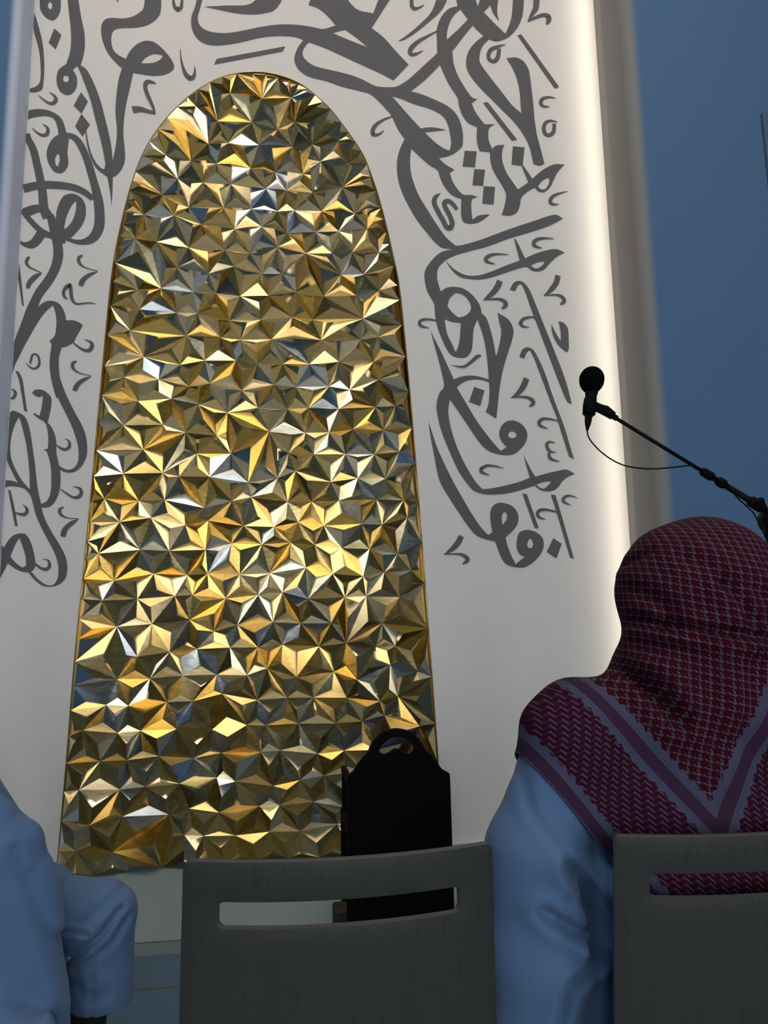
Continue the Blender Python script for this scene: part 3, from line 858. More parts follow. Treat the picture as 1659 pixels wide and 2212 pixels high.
LETTER_STROKES = [
 [(-1138,4248,15),(-1108,4214,38),(-1077,4146,47),(-1041,4051,50),(-1013,3948,52),(-988,3853,51),(-966,3758,47),(-952,3663,37)],
 [(-1083,3862,6),(-1069,3782,9),(-1049,3712,12),(-1022,3658,16),(-989,3625,22),(-950,3612,37)],
 [(-720,4172,6),(-745,4181,19),(-769,4178,26),(-777,4148,22),(-765,4104,22),(-745,4060,19),(-727,4016,14),(-718,3982,5)],
 [(-718,3988,8),(-732,3994,20),(-761,4000,23),(-798,4008,32),(-833,4003,43),(-840,4001,44)],
 [(-592,4400,4),(-587,4341,9),(-574,4284,16),(-557,4243,24),(-534,4222,30),(-516,4234,22),(-509,4273,11),(-513,4302,3)],
 [(-647,4802,6),(-634,4679,18),(-611,4651,29),(-593,4674,18),(-589,4808,10)],
 [(-1335,4046,4),(-1310,4024,9),(-1281,4006,15),(-1257,4007,21),(-1245,4030,20),(-1256,4053,12),(-1281,4071,3)],
 [(-1360,3852,3),(-1338,3829,9),(-1310,3812,16),(-1286,3815,21),(-1277,3838,19),(-1285,3862,12),(-1307,3877,3)],
 [(-1384,3813,30),(-1373,3779,34),(-1346,3722,38),(-1325,3645,40),(-1304,3560,42),(-1287,3476,44),(-1275,3384,48),(-1252,3335,54)],
 [(-1384,3492,48),(-1335,3510,45),(-1281,3521,44),(-1234,3524,44),(-1179,3523,41),(-1123,3514,38),(-1074,3493,34),(-1028,3457,29)],
 [(-1094,2644,7),(-1068,2621,10),(-1040,2604,14),(-1012,2603,20),(-999,2626,22),(-1007,2648,14),(-1038,2661,3)],
 [(-1334,3107,12),(-1344,3093,16),(-1347,3072,16),(-1332,3050,11),(-1308,3038,7),(-1270,3021,5)],
 [(-1268,3019,4),(-1292,3003,23),(-1314,2981,27),(-1329,2955,24),(-1333,2931,17)],
 [(-1067,3129,9),(-1084,3117,17),(-1086,3096,17),(-1071,3073,12),(-1045,3059,6),(-988,3044,4)],
 [(-988,3041,4),(-1022,3024,18),(-1047,3005,23),(-1063,2983,27),(-1070,2958,25)],
 [(-1071,2541,7),(-1088,2532,17),(-1091,2512,17),(-1076,2491,11),(-1048,2476,6),(-997,2465,4)],
 [(-997,2462,4),(-1028,2445,18),(-1053,2427,22),(-1068,2404,26),(-1075,2382,24)],
 [(-1132,2880,5),(-1149,2894,14),(-1154,2920,17),(-1142,2946,20),(-1125,2960,22),(-1119,2937,20),(-1115,2906,18),(-1107,2876,16),(-1087,2856,11),(-1055,2859,9),(-1023,2864,8),(-988,2859,3)],
 [(-1322,2525,2),(-1303,2506,8),(-1280,2495,10),(-1260,2508,14),(-1255,2537,12),(-1265,2566,10),(-1282,2575,9),(-1293,2563,11),(-1296,2541,12),(-1300,2521,10)],
 [(-1384,2385,3),(-1368,2374,12),(-1362,2357,15),(-1371,2338,15),(-1384,2333,7)],
 [(-1151,2095,6),(-1130,2079,11),(-1107,2071,15),(-1088,2085,17),(-1088,2107,13),(-1096,2120,7),(-1114,2127,2)],
 [(-1121,1866,6),(-1089,1844,9),(-1058,1825,12),(-1030,1828,19),(-1019,1849,18),(-1029,1871,13),(-1060,1880,3)],
 [(-1333,1748,5),(-1311,1739,11),(-1286,1737,17),(-1274,1752,17),(-1279,1771,11),(-1296,1786,3)],
 [(-1101,1775,6),(-1118,1762,16),(-1116,1743,15),(-1099,1727,10),(-1073,1718,6),(-1027,1716,4)],
 [(-1027,1714,4),(-1057,1694,21),(-1081,1673,24),(-1093,1652,27),(-1097,1625,26)],
 [(-1221,1489,10),(-1195,1469,12),(-1170,1462,16),(-1155,1475,16),(-1156,1495,13),(-1165,1508,8),(-1188,1513,3)],
 [(1313,4616,5),(1266,4598,18),(1224,4574,24),(1206,4538,24),(1210,4507,23),(1237,4496,24),(1263,4526,26),(1274,4585,24)],
 [(1611,4283,5),(1570,4286,14),(1531,4272,21),(1517,4244,23),(1533,4223,17),(1570,4222,5)],
 [(1615,4126,5),(1570,4129,16),(1539,4111,21),(1527,4072,24),(1536,4041,24),(1560,4034,22),(1587,4059,24),(1595,4113,23)],
 [(1532,5044,45),(1521,4899,36),(1497,4850,25),(1464,4787,7)],
 [(1464,4790,9),(1512,4820,18),(1565,4844,25),(1595,4840,32),(1598,4815,32),(1583,4781,13)],
 [(750,4957,17),(745,4826,24),(759,4802,22),(787,4810,14),(821,4836,4)],
 [(894,4665,7),(840,4628,14),(782,4587,22),(739,4542,27),(727,4507,27),(743,4494,22),(772,4504,14),(805,4526,4)],
 [(619,4083,7),(564,4056,13),(520,4022,20),(498,3987,24),(497,3958,24),(515,3954,18),(539,3964,11),(562,3985,4)],
 [(883,3613,4),(855,3588,24),(846,3554,28),(864,3506,28),(894,3449,27),(916,3405,29),(938,3402,29),(948,3432,29),(934,3481,28),(910,3529,28),(907,3558,28),(933,3568,28),(960,3547,24),(979,3519,21)],
 [(1653,3676,4),(1602,3660,12),(1560,3638,20),(1542,3607,22),(1557,3589,17),(1594,3589,4)],
 [(1553,3369,4),(1505,3371,12),(1456,3363,20),(1428,3339,23),(1435,3319,20),(1477,3307,4)],
 [(1274,3256,4),(1218,3257,11),(1171,3249,19),(1140,3227,23),(1143,3208,19),(1192,3194,4)],
 [(1216,3094,35),(1200,3058,35),(1170,3018,30),(1144,2995,23),(1114,2972,5)],
 [(1114,2974,5),(1167,2981,11),(1210,2982,16),(1239,2967,24),(1242,2945,25),(1219,2925,8)],
 [(1564,3143,32),(1552,3100,32),(1524,3060,29),(1497,3033,19),(1472,3014,5)],
 [(1472,3016,5),(1533,3023,10),(1571,3019,17),(1591,3000,23),(1590,2982,23),(1568,2965,8)],
 [(1346,2517,34),(1328,2477,34),(1302,2439,28),(1273,2413,18),(1250,2401,5)],
 [(1250,2403,5),(1302,2408,10),(1345,2406,16),(1374,2390,22),(1376,2370,22),(1352,2353,7)],
 [(1421,2880,9),(1381,2881,13),(1344,2868,19),(1324,2843,20),(1337,2826,15),(1377,2818,3)],
 [(837,2840,9),(789,2845,12),(754,2838,17),(741,2820,18),(753,2804,15),(797,2793,3)],
 [(914,2582,2),(956,2574,9),(992,2577,15),(1029,2604,18),(1061,2633,21),(1086,2644,12)],
 [(940,1626,29),(924,1595,32),(900,1566,29),(871,1543,19),(843,1526,5)],
 [(843,1527,5),(898,1529,9),(938,1526,15),(966,1508,23),(968,1492,23),(942,1475,8)],
 [(1483,1757,10),(1429,1769,13),(1388,1768,18),(1370,1748,20),(1379,1729,15),(1414,1715,4)],
 [(1606,1835,3),(1567,1848,10),(1538,1845,16),(1521,1828,18),(1530,1811,14),(1564,1796,3)],
 [(1190,1999,4),(1145,2010,10),(1099,2013,15),(1062,1995,21),(1066,1977,17),(1110,1958,4)],
 [(1523,2272,7),(1475,2283,11),(1431,2284,17),(1406,2265,21),(1414,2243,17),(1456,2228,4)],
 [(1492,2147,5),(1461,2152,13),(1443,2138,18),(1450,2112,18),(1465,2097,13),(1495,2092,4)],
 [(1461,2094,13),(1453,2078,18),(1464,2055,17),(1511,2041,5)],
]

def lettering():
    bm = bmesh.new()
    ly = [WALL_Y - 0.0008]
    def fill(loops):
        ly[0] -= 0.00004; y = ly[0]
        flat = [p for l in loops for p in l]
        a = [bm.verts.new((p[0], y, p[1])) for p in flat]
        for t in tessellate_polygon([[Vector((p[0], p[1], 0)) for p in l] for l in loops]):
            try:
                f = bm.faces.new([a[i] for i in t])
                f.normal_update()
                if f.normal.y > 0:
                    f.normal_flip()
            except ValueError:
                pass
    for shape in LETTER_SHAPES:
        loops = []
        for l in shape:
            l = [(x / 1000, z / 1000) for x, z in l]
            sm_ = catmull(l, True, 48, 4)
            loops.append([(p[0], p[1]) for p in sm_])
        fill(loops)
    for st in LETTER_STROKES:
        c = catmull([(x / 1000, z / 1000, w / 1000) for x, z, w in st], False, 75, 5)
        Lf, Rt = [], []
        for i, p in enumerate(c):
            a, b = c[max(i - 1, 0)], c[min(i + 1, len(c) - 1)]
            t = Vector((b[0] - a[0], b[1] - a[1]))
            if t.length < 1e-7:
                continue
            t.normalize()
            nn = Vector((-t.y, t.x)) * (p[2] / 2)
            Lf.append((p[0] + nn.x, p[1] + nn.y)); Rt.append((p[0] - nn.x, p[1] - nn.y))
        ly[0] -= 0.00004; y = ly[0]
        va = [bm.verts.new((q[0], y, q[1])) for q in Lf]
        vb_ = [bm.verts.new((q[0], y, q[1])) for q in Rt]
        for i in range(len(va) - 1):
            try:
                f = bm.faces.new((va[i], va[i + 1], vb_[i + 1], vb_[i]))
                f.normal_update()
                if f.normal.y > 0:
                    f.normal_flip()
            except ValueError:
                pass
    me = bpy.data.meshes.new('wall_calligraphy')
    bm.to_mesh(me); bm.free()
    o = link('wall_calligraphy', me, M['letters'])
    tag(o, 'dark grey painted calligraphy sweeping over the pale wall around the gold niche', 'calligraphy')
lettering()

# dark panel on the right blue wall
bm = bmesh.new()
add_box(bm, (2.85, FRONT_R - 0.012, 3.75), (0.34, 0.024, 0.50), None, 0.004)
tag(bm_obj('wall_panel', bm, M['panel']), 'dark blue rectangular panel fixed high on the blue wall at right', 'panel')

# ------------------------------------------------------------------ chairs
def make_chair(label):
    t = tag(empty('chair', (0, 0, 0)), label, 'chair', 'dark plywood chairs in a row')
    def back(u, v):
        k = (v - 0.40) / 0.46
        return Vector((u * (1.035 - 0.035 * k), -0.185 - 0.05 * k - 0.034 * (1 - (u / 0.2055) ** 2), v))
    o = round_rect(-0.2055, 0.42, 0.2055, 0.862, 0.009, 4)
    # densify the long sides so that the plate can bend
    def dens(l, s=0.02):
        r = []
        for i in range(len(l)):
            a, b = Vector(l[i]), Vector(l[(i + 1) % len(l)])
            k = max(1, int((b - a).length / s))
            r += [tuple(a + (b - a) * j / k) for j in range(k)]
        return r
    hole = dens(round_rect(-0.160, 0.7785, 0.156, 0.8120, 0.009, 5))
    b = plate_mesh('backrest', dens(o), [hole], 0.022, back, 0.011, 0.0022, M['ash'], t)
    b.data.materials.append(M['ply_edge'])
    b.modifiers['thickness'].material_offset_rim = 1
    def seat(u, v):
        return Vector((u, v, 0.452 - 0.010 * (1 - (u / 0.21) ** 2) - (0.05 * max(0, (v - 0.15) / 0.08) ** 2) * 0.4))
    s = plate_mesh('seat', dens(round_rect(-0.21, -0.185, 0.21, 0.23, 0.04, 5)), [], 0.03, seat, 0.011, 0.002, M['ash'], t)
    s.data.materials.append(M['ply_edge'])
    s.modifiers['thickness'].material_offset_rim = 1
    bm = bmesh.new()
    for sx in (-1, 1):
        add_tube(bm, [(sx * .175, -.17, .430), (sx * .175, .18, .430)], .009)
        add_tube(bm, [(sx * .12, -.17, .430), (sx * .12, -.196, .445), (sx * .12, -.208, .50), (sx * .12, -.218, .62)], .008)
    for yy in (-.17, .18):
        add_tube(bm, [(-.175, yy, .430), (.175, yy, .430)], .009)
    bm_obj('seat_frame', bm, M['steel'], t, True)
    for sx in (-1, 1):
        for y0, y1 in ((-.17, -.22), (.18, .20)):
            bm = bmesh.new()
            add_tube(bm, [(sx * .175, y0, .430), (sx * .19, y1, .004)], .011)
            g = bm_obj('leg', bm, M['steel'], t, True)
            bm = bmesh.new()
            add_tube(bm, [(sx * .19, y1, .012), (sx * .19, y1, 0.0)], .013)
            bm_obj('foot_cap', bm, M['rubber'], g, True)
    return t


def copy_tree(o, parent=None):
    c = o.copy()
    COL.objects.link(c)
    c.parent = parent
    for ch in o.children:
        copy_tree(ch, c)
    return c


CY = 1.285
chair_mid = make_chair('empty dark grey plywood chair with a slotted back, between the two seated men')
chair_mid.location = (0.0775, CY, 0)
chair_right = copy_tree(chair_mid)
chair_right.location = (0.6675, CY, 0)
chair_right['label'] = 'dark grey plywood chair with a slotted back, carrying the man in the checked headscarf'
chair_left = copy_tree(chair_mid)
chair_left.location = (-0.965, 2.01, 0)
chair_left.rotation_euler = (0, 0, R(-90))
chair_left['label'] = 'dark plywood chair under the man at the left edge with one knee bent out'

# ------------------------------------------------------------------ black carved chair before the niche
def carved_chair():
    X0, Y0 = 0.435, 2.90
    t = tag(empty('carved_chair', (X0, Y0, 0)), 'black high-backed wooden chair with an arched handle cut-out, in front of the gold niche', 'chair')
    o = [(0.232, 0.0), (0.235, 0.317), (0.237, 0.596), (0.246, 0.602), (0.263, 0.616), (0.278, 0.638), (0.298, 0.661), (0.317, 0.680), (0.329, 0.706), (0.349, 0.731), (0.376, 0.752), (0.408, 0.763), (0.435, 0.765), (0.462, 0.760), (0.489, 0.748), (0.516, 0.723), (0.535, 0.694), (0.546, 0.677), (0.569, 0.656), (0.588, 0.629), (0.607, 0.606), (0.632, 0.592), (0.633, 0.557), (0.635, 0.0)]
    h1 = [(0.362, 0.690), (0.370, 0.704), (0.391, 0.722), (0.415, 0.734), (0.434, 0.736), (0.454, 0.732), (0.481, 0.715), (0.497, 0.694), (0.495, 0.678), (0.483, 0.670), (0.46, 0.676), (0.445, 0.685), (0.429, 0.690), (0.414, 0.686), (0.398, 0.676), (0.379, 0.672), (0.365, 0.679)]
    L = lambda l: [(p[0] - X0, p[1]) for p in l]
    so = [(p[0], p[1]) for p in catmull([Vector(p) for p in L(o)], True, 40, 3)]
    sh = [(p[0], p[1]) for p in catmull([Vector(p) for p in L(h1)], True, 80, 3)]
    b = prism_xz('back_panel', so, [sh], 0.0, 0.028, M['dark_wood'])
    b.parent = t
    md = b.modifiers.new('bevel', 'BEVEL'); md.width = 0.004; md.segments = 2; md.limit_method = 'ANGLE'; md.angle_limit = R(40)
    box_obj('seat', (-0.195, 0.028, 0.36), (0.195, 0.42, 0.395), M['dark_wood'], t, 0.006)
    for sx in (-1, 1):
        for yy in (0.045, 0.395):
            box_obj('leg', (sx * .178 - .016, yy - .016, 0.118 if yy < .1 else 0.0), (sx * .178 + .016, yy + .016, 0.36), M['dark_wood'], t, 0.003)
        box_obj('armrest', (sx * .183 - .012, 0.028, 0.55), (sx * .183 + .012, 0.36, 0.575), M['dark_wood'], t, 0.005)
        box_obj('armrest_post', (sx * .183 - .01, 0.33, 0.395), (sx * .183 + .01, 0.35, 0.55), M['dark_wood'], t, 0.003)
    box_obj('plinth', (-0.250, 0.029, 0.0), (0.19, 0.13, 0.118), M['brown_wood'], t, 0.01)
    return t
carved_chair()

# ------------------------------------------------------------------ microphone on its boom stand
def mic_stand():
    Y = 2.0
    bx = 1.44
    t = tag(empty('microphone_stand', (bx, Y, 0)), 'black boom microphone stand rising behind the man in the checked headscarf', 'microphone stand')
    q = lambda x, z, y=0.0: (x - bx, y, z)
    bm = bmesh.new()
    add_tube(bm, [q(bx, .25), q(bx, .95)], .012)
    add_tube(bm, [q(bx, .93), q(bx, 1.45)], .009)
    bm_obj('pole', bm, M['black_metal'], t, True)
    for k in range(3):
        a = R(90 + 120 * k)
        bm = bmesh.new()
        add_tube(bm, [(0.015 * math.cos(a), 0.015 * math.sin(a), .30), (.10 * math.cos(a), .10 * math.sin(a), .24), (.33 * math.cos(a), .33 * math.sin(a), .012)], .008)
        g = bm_obj('leg', bm, M['black_metal'], t, True)
        bm = bmesh.new()
        add_tube(bm, [(.31 * math.cos(a), .31 * math.sin(a), .021), (.345 * math.cos(a), .345 * math.sin(a), .010)], .0115)
        bm_obj('rubber_foot', bm, M['rubber'], g, True)
    bm = bmesh.new()
    add_tube(bm, [q(bx, .90), q(bx, .97)], .018)
    bm_obj('collar', bm, M['rubber'], t, True)
    bm = bmesh.new()
    add_tube(bm, [q(bx, .24), q(bx, .33)], .022)
    bm_obj('leg_hub', bm, M['rubber'], t, True)
    d = Vector((1.423 - .966, 0, 1.474 - 1.751)).normalized()
    P0 = Vector((.955, 0, 1.7575))
    def on(x):
        return P0 + d * ((x - P0.x) / d.x)
    def bt(x, r_=0): v = on(x); return (v.x - bx, 0, v.z)
    bm = bmesh.new()
    add_tube(bm, [bt(.955), bt(1.24)], .0056)
    add_tube(bm, [bt(1.235), bt(1.30)], .0085)
    add_tube(bm, [bt(1.30), bt(1.52)], .0095)
    bm_obj('boom', bm, M['black_metal'], t, True)
    bm = bmesh.new()
    add_tube(bm, [bt(1.222), bt(1.228), bt(1.252), bt(1.258)], [.010, .0135, .0135, .010])
    bm_obj('collar', bm, M['rubber'], t, True)
    bm = bmesh.new()
    add_tube(bm, [bt(1.268), bt(1.274), bt(1.290), bt(1.296)], [.010, .0145, .0145, .010])
    bm_obj('collar', bm, M['rubber'], t, True)
    bm = bmesh.new()
    add_tube(bm, [bt(1.365), bt(1.372), bt(1.405), bt(1.412)], [.011, .0165, .0165, .012])
    add_tube(bm, [(1.385 - bx, -.028, on(1.385).z + .003), (1.385 - bx, .0, on(1.385).z + .003)], .012)
    bm_obj('clamp_knob', bm, M['rubber'], t, True)
    bm = bmesh.new()
    add_tube(bm, [(bx - 1.44, -.03, 1.447), (bx - 1.44, -.026, 1.447), (bx - 1.44, .026, 1.447), (bx - 1.44, .03, 1.447)], [.03, .037, .037, .03], 20)
    add_tube(bm, [(0, 0, 1.43), (-.008, 0, 1.40), (-.006, 0, 1.36)], [.03, .024, .012])
    bm_obj('swivel_clutch', bm, M['black_metal'], t, True)
    bm = bmesh.new()
    add_tube(bm, [bt(1.51), bt(1.515), bt(1.575), bt(1.58)], [.015, .021, .021, .015])
    bm_obj('counterweight', bm, M['rubber'], t, True)
    bm = bmesh.new()
    add_tube(bm, [q(.901, 1.787), q(.918, 1.779), q(.935, 1.773), q(.958, 1.757)], [.013, .0135, .0155, .0125])
    add_tube(bm, [q(.950, 1.761), q(.969, 1.7495)], .0085)
    add_tube(bm, [q(.8835, 1.760), q(.887, 1.785), q(.890, 1.808)], [.0185, .0195, .0175], 16)
    bm_obj('microphone_clip', bm, M['rubber'], t, True)


def microphone():
    t = tag(empty('microphone', (.888, 2.0, 1.775)), 'black microphone with a round foam windscreen clipped to the boom stand', 'microphone')
    bm = bmesh.new()
    ax = Vector((.0115, 0, .060)).normalized()
    c = Vector((.0105, 0, .090))
    rows = []
    N = 24
    u = Vector((1, 0, 0)) - ax * ax.x; u.normalize(); w = ax.cross(u)
    for i in range(1, 18):
        a = math.pi * i / 18
        rr = 0.0365 * math.sin(a) * (1 + 0.04 * math.cos(a))
        zz = 0.0415 * math.cos(a)
        rows.append([bm.verts.new(c + ax * zz + (u * math.cos(2 * math.pi * k / N) + w * math.sin(2 * math.pi * k / N)) * rr) for k in range(N)])
    for a, b in zip(rows, rows[1:]):
        for k in range(N):
            bm.faces.new((a[k], a[(k + 1) % N], b[(k + 1) % N], b[k]))
    bm.faces.new(rows[0]); bm.faces.new(rows[-1][::-1])
    bm_obj('windscreen', bm, M['foam'], t, True)
    bm = bmesh.new()
    add_tube(bm, [(.008, 0, .055), (.005, 0, .04), (.0035, 0, .02), (-.001, 0, .0), (-.006, 0, -.02)], [.019, .0165, .017, .0165, .013], 16)
    bm_obj('body', bm, M['black_metal'], t, True)
    bm = bmesh.new()
    add_tube(bm, [(-.006, 0, -.018), (-.0075, 0, -.03), (-.010, 0, -.045), (-.0130, 0, -.064)], [.0105, .0105, .0085, .003], 14)
    bm_obj('plug', bm, M['rubber'], t, True)


def mic_cable():
    bm = bmesh.new()
    pts = [(.875, 1.713), (.877, 1.694), (.889, 1.673), (.911, 1.649), (.941, 1.626), (.976, 1.609), (1.015, 1.601), (1.054, 1.598), (1.098, 1.600), (1.147, 1.605), (1.191, 1.609), (1.215, 1.6)]
    c = catmull([(x, 2.0 - .002 * i * .4, z) for i, (x, z) in enumerate(pts)], False, 80, 4)
    c += [Vector((1.24, 1.985, 1.582)), Vector((1.27, 1.984, 1.562)), Vector((1.295, 1.986, 1.547))]
    c += catmull([(1.299, 1.986, 1.543), (1.321, 1.99, 1.515), (1.351, 1.992, 1.488), (1.370, 1.992, 1.469), (1.380, 1.99, 1.446), (1.395, 1.985, 1.40), (1.42, 1.985, 1.30), (1.425, 1.985, 1.0), (1.422, 1.985, .5), (1.41, 1.97, .02), (1.40, 1.9, .006), (1.5, 1.7, .006)], False, 80, 4)
    add_tube(bm, c, .0022, 8)
    tag(bm_obj('microphone_cable', bm, M['rubber'], None, True), 'thin black cable looping from the microphone along the boom', 'cable')
mic_stand(); microphone(); mic_cable()

# ------------------------------------------------------------------ people
def local(me, base):
    me.transform(Matrix.Translation(-Vector(base)))


def hand(G, w, d, side, up=(0, 0, 1)):
    """five-fingered relaxed hand: w wrist, d direction, side = +1 thumb on the left"""
    w = np.array(w, float); d = np.array(d, float); d /= np.linalg.norm(d)
    up = np.array(up, float)
    s = np.cross(up, d); s /= np.linalg.norm(s)
    p = smin(cap(G, w, w + d * .045, .024, .026), cap(G, w + d * .03 + s * .018, w + d * .075 + s * .024, .016, .013), .012)
    p = smin(p, cap(G, w + d * .03 - s * .018, w + d * .07 - s * .024, .016, .013), .012)
    out = p
    for k, (o, l) in enumerate(((.030, .066), (.011, .078), (-.010, .074), (-.029, .058))):
        a = w + d * .078 + s * o * .95
        b = a + d * l * .45 - up * .002 + s * o * .12
        c = b + d * l * .42 - up * .016
        out = smin(out, smin(cap(G, a, b, .0098, .0090), cap(G, b, c, .0090, .0075), .004), .005)
    a = w + d * .022 + s * side * .026
    b = a + d * .030 + s * side * .022 - up * .004
    c = b + d * .032 + s * side * .004 - up * .006
    return smin(out, smin(cap(G, a, b, .013, .011), cap(G, b, c, .0105, .008), .005), .010)


def face(G, c, f, r):
    """skull with nose, brow, chin and ears; f = facing direction in the xy plane"""
    f = np.array([f[0], f[1], 0.0]); f /= np.linalg.norm(f)
    s = np.array([-f[1], f[0], 0.0])
    c = np.array(c)
    U = [(G[0] - c[0]) * f[0] + (G[1] - c[1]) * f[1], (G[0] - c[0]) * s[0] + (G[1] - c[1]) * s[1], G[2] - c[2]]
    d = ell(U, (0, 0, .02), (.098, .077, .098))
    d = smin(d, ell(U, (.028, 0, -.045), (.066, .056, .070)), .03)
    d = smin(d, cap(U, (.094, 0, .018), (.110, 0, -.018), .008, .012), .012)
    for e in (-1, 1):
        d = -smin(-d, ell(U, (.096, e * .032, .012), (.014, .018, .010)), .008)
        d = smin(d, ell(U, (-.002, e * .079, -.005), (.020, .010, .031)), .006)
    d = smin(d, cap(U, (.086, -.018, -.052), (.086, .018, -.052), .008, .008), .006)
    d = d + 0.004 * np.exp(-((U[2] + .052) / .004)**2) * (U[0] > .05) * (np.abs(U[1]) < .024)
    return d


def eyes(base, c, f, parent):
    f = Vector((f[0], f[1], 0)).normalized(); s = Vector((-f.y, f.x, 0))
    for e in (-1, 1):
        bm = bmesh.new()
        bmesh.ops.create_uvsphere(bm, u_segments=12, v_segments=8, radius=.011)
        ctr = Vector(c) + f * .083 + s * e * .032 + Vector((0, 0, .012)) - Vector(base)
        bmesh.ops.translate(bm, vec=ctr, verts=bm.verts)
        bm_obj('eye', bm, M['hair'], parent, True)


# ---- seated man in the checked headscarf, seen from behind
def man_right():
    base = (0.70, 1.30, 0.0)
    t = tag(empty('person', base), 'person seated with his back turned, red and white checked headscarf over a pale blue thobe', 'person')
    C = .735
    def skin(G):
        d = face(G, (.738, 1.262, 1.205), (0, 1), None)
        d = smin(d, cap(G, (.736, 1.25, 1.13), (.732, 1.26, 1.02), .052, .058), .02)
        tor = smins(.05, cap(G, (.55, 1.265, .97), (.91, 1.265, .97), .055, .055), ell(G, (.73, 1.285, .84), (.16, .11, .22)), cap(G, (.72, 1.30, .78), (.71, 1.34, .58), .12, .12))
        d = smin(d, tor, .03)
        for e in (-1, 1):
            X = lambda x: C + e * (x - C)
            arm = smins(.02, cap(G, (X(.52), 1.262, .95), (X(.415), 1.25, .65), .042, .034), cap(G, (X(.415), 1.25, .65), (X(.545), 1.50, .672), .034, .028))
            d = smin(d, arm, .02)
            d = smin(d, hand(G, (X(.548), 1.505, .672), (e * .12, 1, 0), e), .01)
            leg = smins(.03, cap(G, (X(.63), 1.34, .57), (X(.585), 1.74, .56), .085, .062), cap(G, (X(.585), 1.74, .55), (X(.575), 1.72, .10), .055, .036))
            d = smin(d, leg, .03)
        return d
    me = sdf_mesh('body', skin, (.30, 1.05, .02), (1.17, 1.86, 1.40), .0062)
    local(me, base)
    b = link('body', me, M['skin'], t, True)
    eyes(base, (.738, 1.262, 1.205), (0, 1), b)
    def thobe(G):
        tor = smins(.06, cap(G, (.515, 1.265, .968), (.95, 1.265, .968), .080, .080), ell(G, (.73, 1.285, .80), (.235, .142, .30)), ell(G, (.73, 1.285, .66), (.305, .170, .27)), cap(G, (.73, 1.30, .80), (.72, 1.335, .57), .165, .170))
        d = tor
        for e in (-1, 1):
            X = lambda x: C + e * (x - C)
            arm = smins(.03, cap(G, (X(.495), 1.262, .955), (X(.413), 1.245, .78), .080, .080), cap(G, (X(.413), 1.245, .78), (X(.408), 1.245, .64), .080, .076), cap(G, (X(.408), 1.245, .64), (X(.535), 1.49, .655), .072, .050), cap(G, (X(.408), 1.245, .66), (X(.392), 1.245, .50), .074, .066))
            d = smin(d, arm, .028)
            d = smin(d, cap(G, (X(.63), 1.34, .575), (X(.585), 1.75, .555), .115, .092), .04)
            d = smin(d, cap(G, (X(.585), 1.75, .53), (X(.575), 1.73, .13), .09, .085), .05)
        d = smin(d, cap(G, (.735, 1.40, .54), (.735, 1.74, .53), .085, .085), .08)
        d = smin(d, cap(G, (.735, 1.74, .52), (.735, 1.73, .16), .075, .075), .10)
        d = smin(d, ell(G, (.72, 1.325, .54), (.265, .165, .14)), .04)
        # folds: sleeve seam, armpit crease, elbow bunching
        back = np.clip((1.30 - G[1]) / .05, 0, 1)
        fo = groove(G, [(.434, .785), (.468, .748), (.476, .70), (.472, .65)], .010, .024) + groove(G, [(.394, .722), (.424, .702), (.468, .680)], .009, .019)
        fo = fo + groove(G, [(.470, .655), (.452, .625), (.430, .612), (.418, .56)], .010, .022)
        fo = fo + groove(G, [(.395, .945), (.388, .866), (.408, .83), (.437, .794), (.49, .735), (.53, .69)], .006, .005)
        fo = fo + groove(G, [(.50, .76), (.54, .70), (.58, .66)], .007, .004)
        d = d + fo * back
        d = d + .0015 * np.sin(G[0] * 31 + G[2] * 44 + 2.0 * np.sin(G[2] * 17)) * np.clip((1.0 - G[2]) / .1, 0, 1) * back
        cut = np.where(G[1] < 1.515, .462 - G[2], -1.0)
        d = np.maximum(d, cut + 0 * G[0])
        return np.maximum(d, .09 - G[2])
    me = sdf_mesh('thobe', thobe, (.28, 1.07, .07), (1.19, 1.88, 1.09), .0070)
    smooth_mesh(me, 2, .4)
    local(me, base)
    link('thobe', me, M['thobe'], t, True)
    for e in (-1, 1):
        bm = bmesh.new()
        x = C + e * (.575 - C)
        me = sdf_mesh('shoe', lambda G: np.maximum(smin(cap(G, (x, 1.70, .042), (x, 1.85, .034), .040, .036), cap(G, (x, 1.71, .05), (x, 1.72, .10), .036, .036), .02), -G[2]), (x - .07, 1.62, -.01), (x + .07, 1.92, .15), .006)
        bm.free()
        local(me, base)
        link('shoe', me, M['black_leather'], t, True)
    # --- headscarf
    def drape(G):
        d = ell(G, (.738, 1.25, 1.207), (.141, .150, .137))
        d = smin(d, cap(G, (.735, 1.245, 1.15), (.731, 1.255, 1.03), .128, .150), .03)
        d = smin(d, smins(.03, cap(G, (.505, 1.265, .972), (.96, 1.265, .972), .090, .090), ell(G, (.73, 1.285, .78), (.312, .163, .32)), ell(G, (.73, 1.285, .66), (.317, .181, .28)), cap(G, (.492, 1.262, .955), (.411, 1.248, .75), .0885, .0885), cap(G, (.978, 1.262, .955), (1.06, 1.248, .75), .0885, .0885)), .045)
        d = smin(d, cap(G, (.73, 1.285, .80), (.72, 1.315, .58), .176, .178), .05)
        back = np.clip((1.27 - G[1]) / .05, 0, 1)
        fo = groove(G, [(.545, 1.105), (.575, 1.082), (.600, 1.045), (.625, 1.000)], .011, .017)
        fo = fo + groove(G, [(.585, 1.165), (.612, 1.152), (.645, 1.141), (.69, 1.136), (.745, 1.128), (.80, 1.115)], .008, .015)
        fo = fo + groove(G, [(.700, 1.215), (.722, 1.188), (.737, 1.160), (.742, 1.138)], .009, .012)
        fo = fo + groove(G, [(.66, 1.26), (.70, 1.225), (.76, 1.20)], .012, .006)
        fo = fo + groove(G, [(.600, 1.215), (.622, 1.185), (.628, 1.15)], .009, .008)
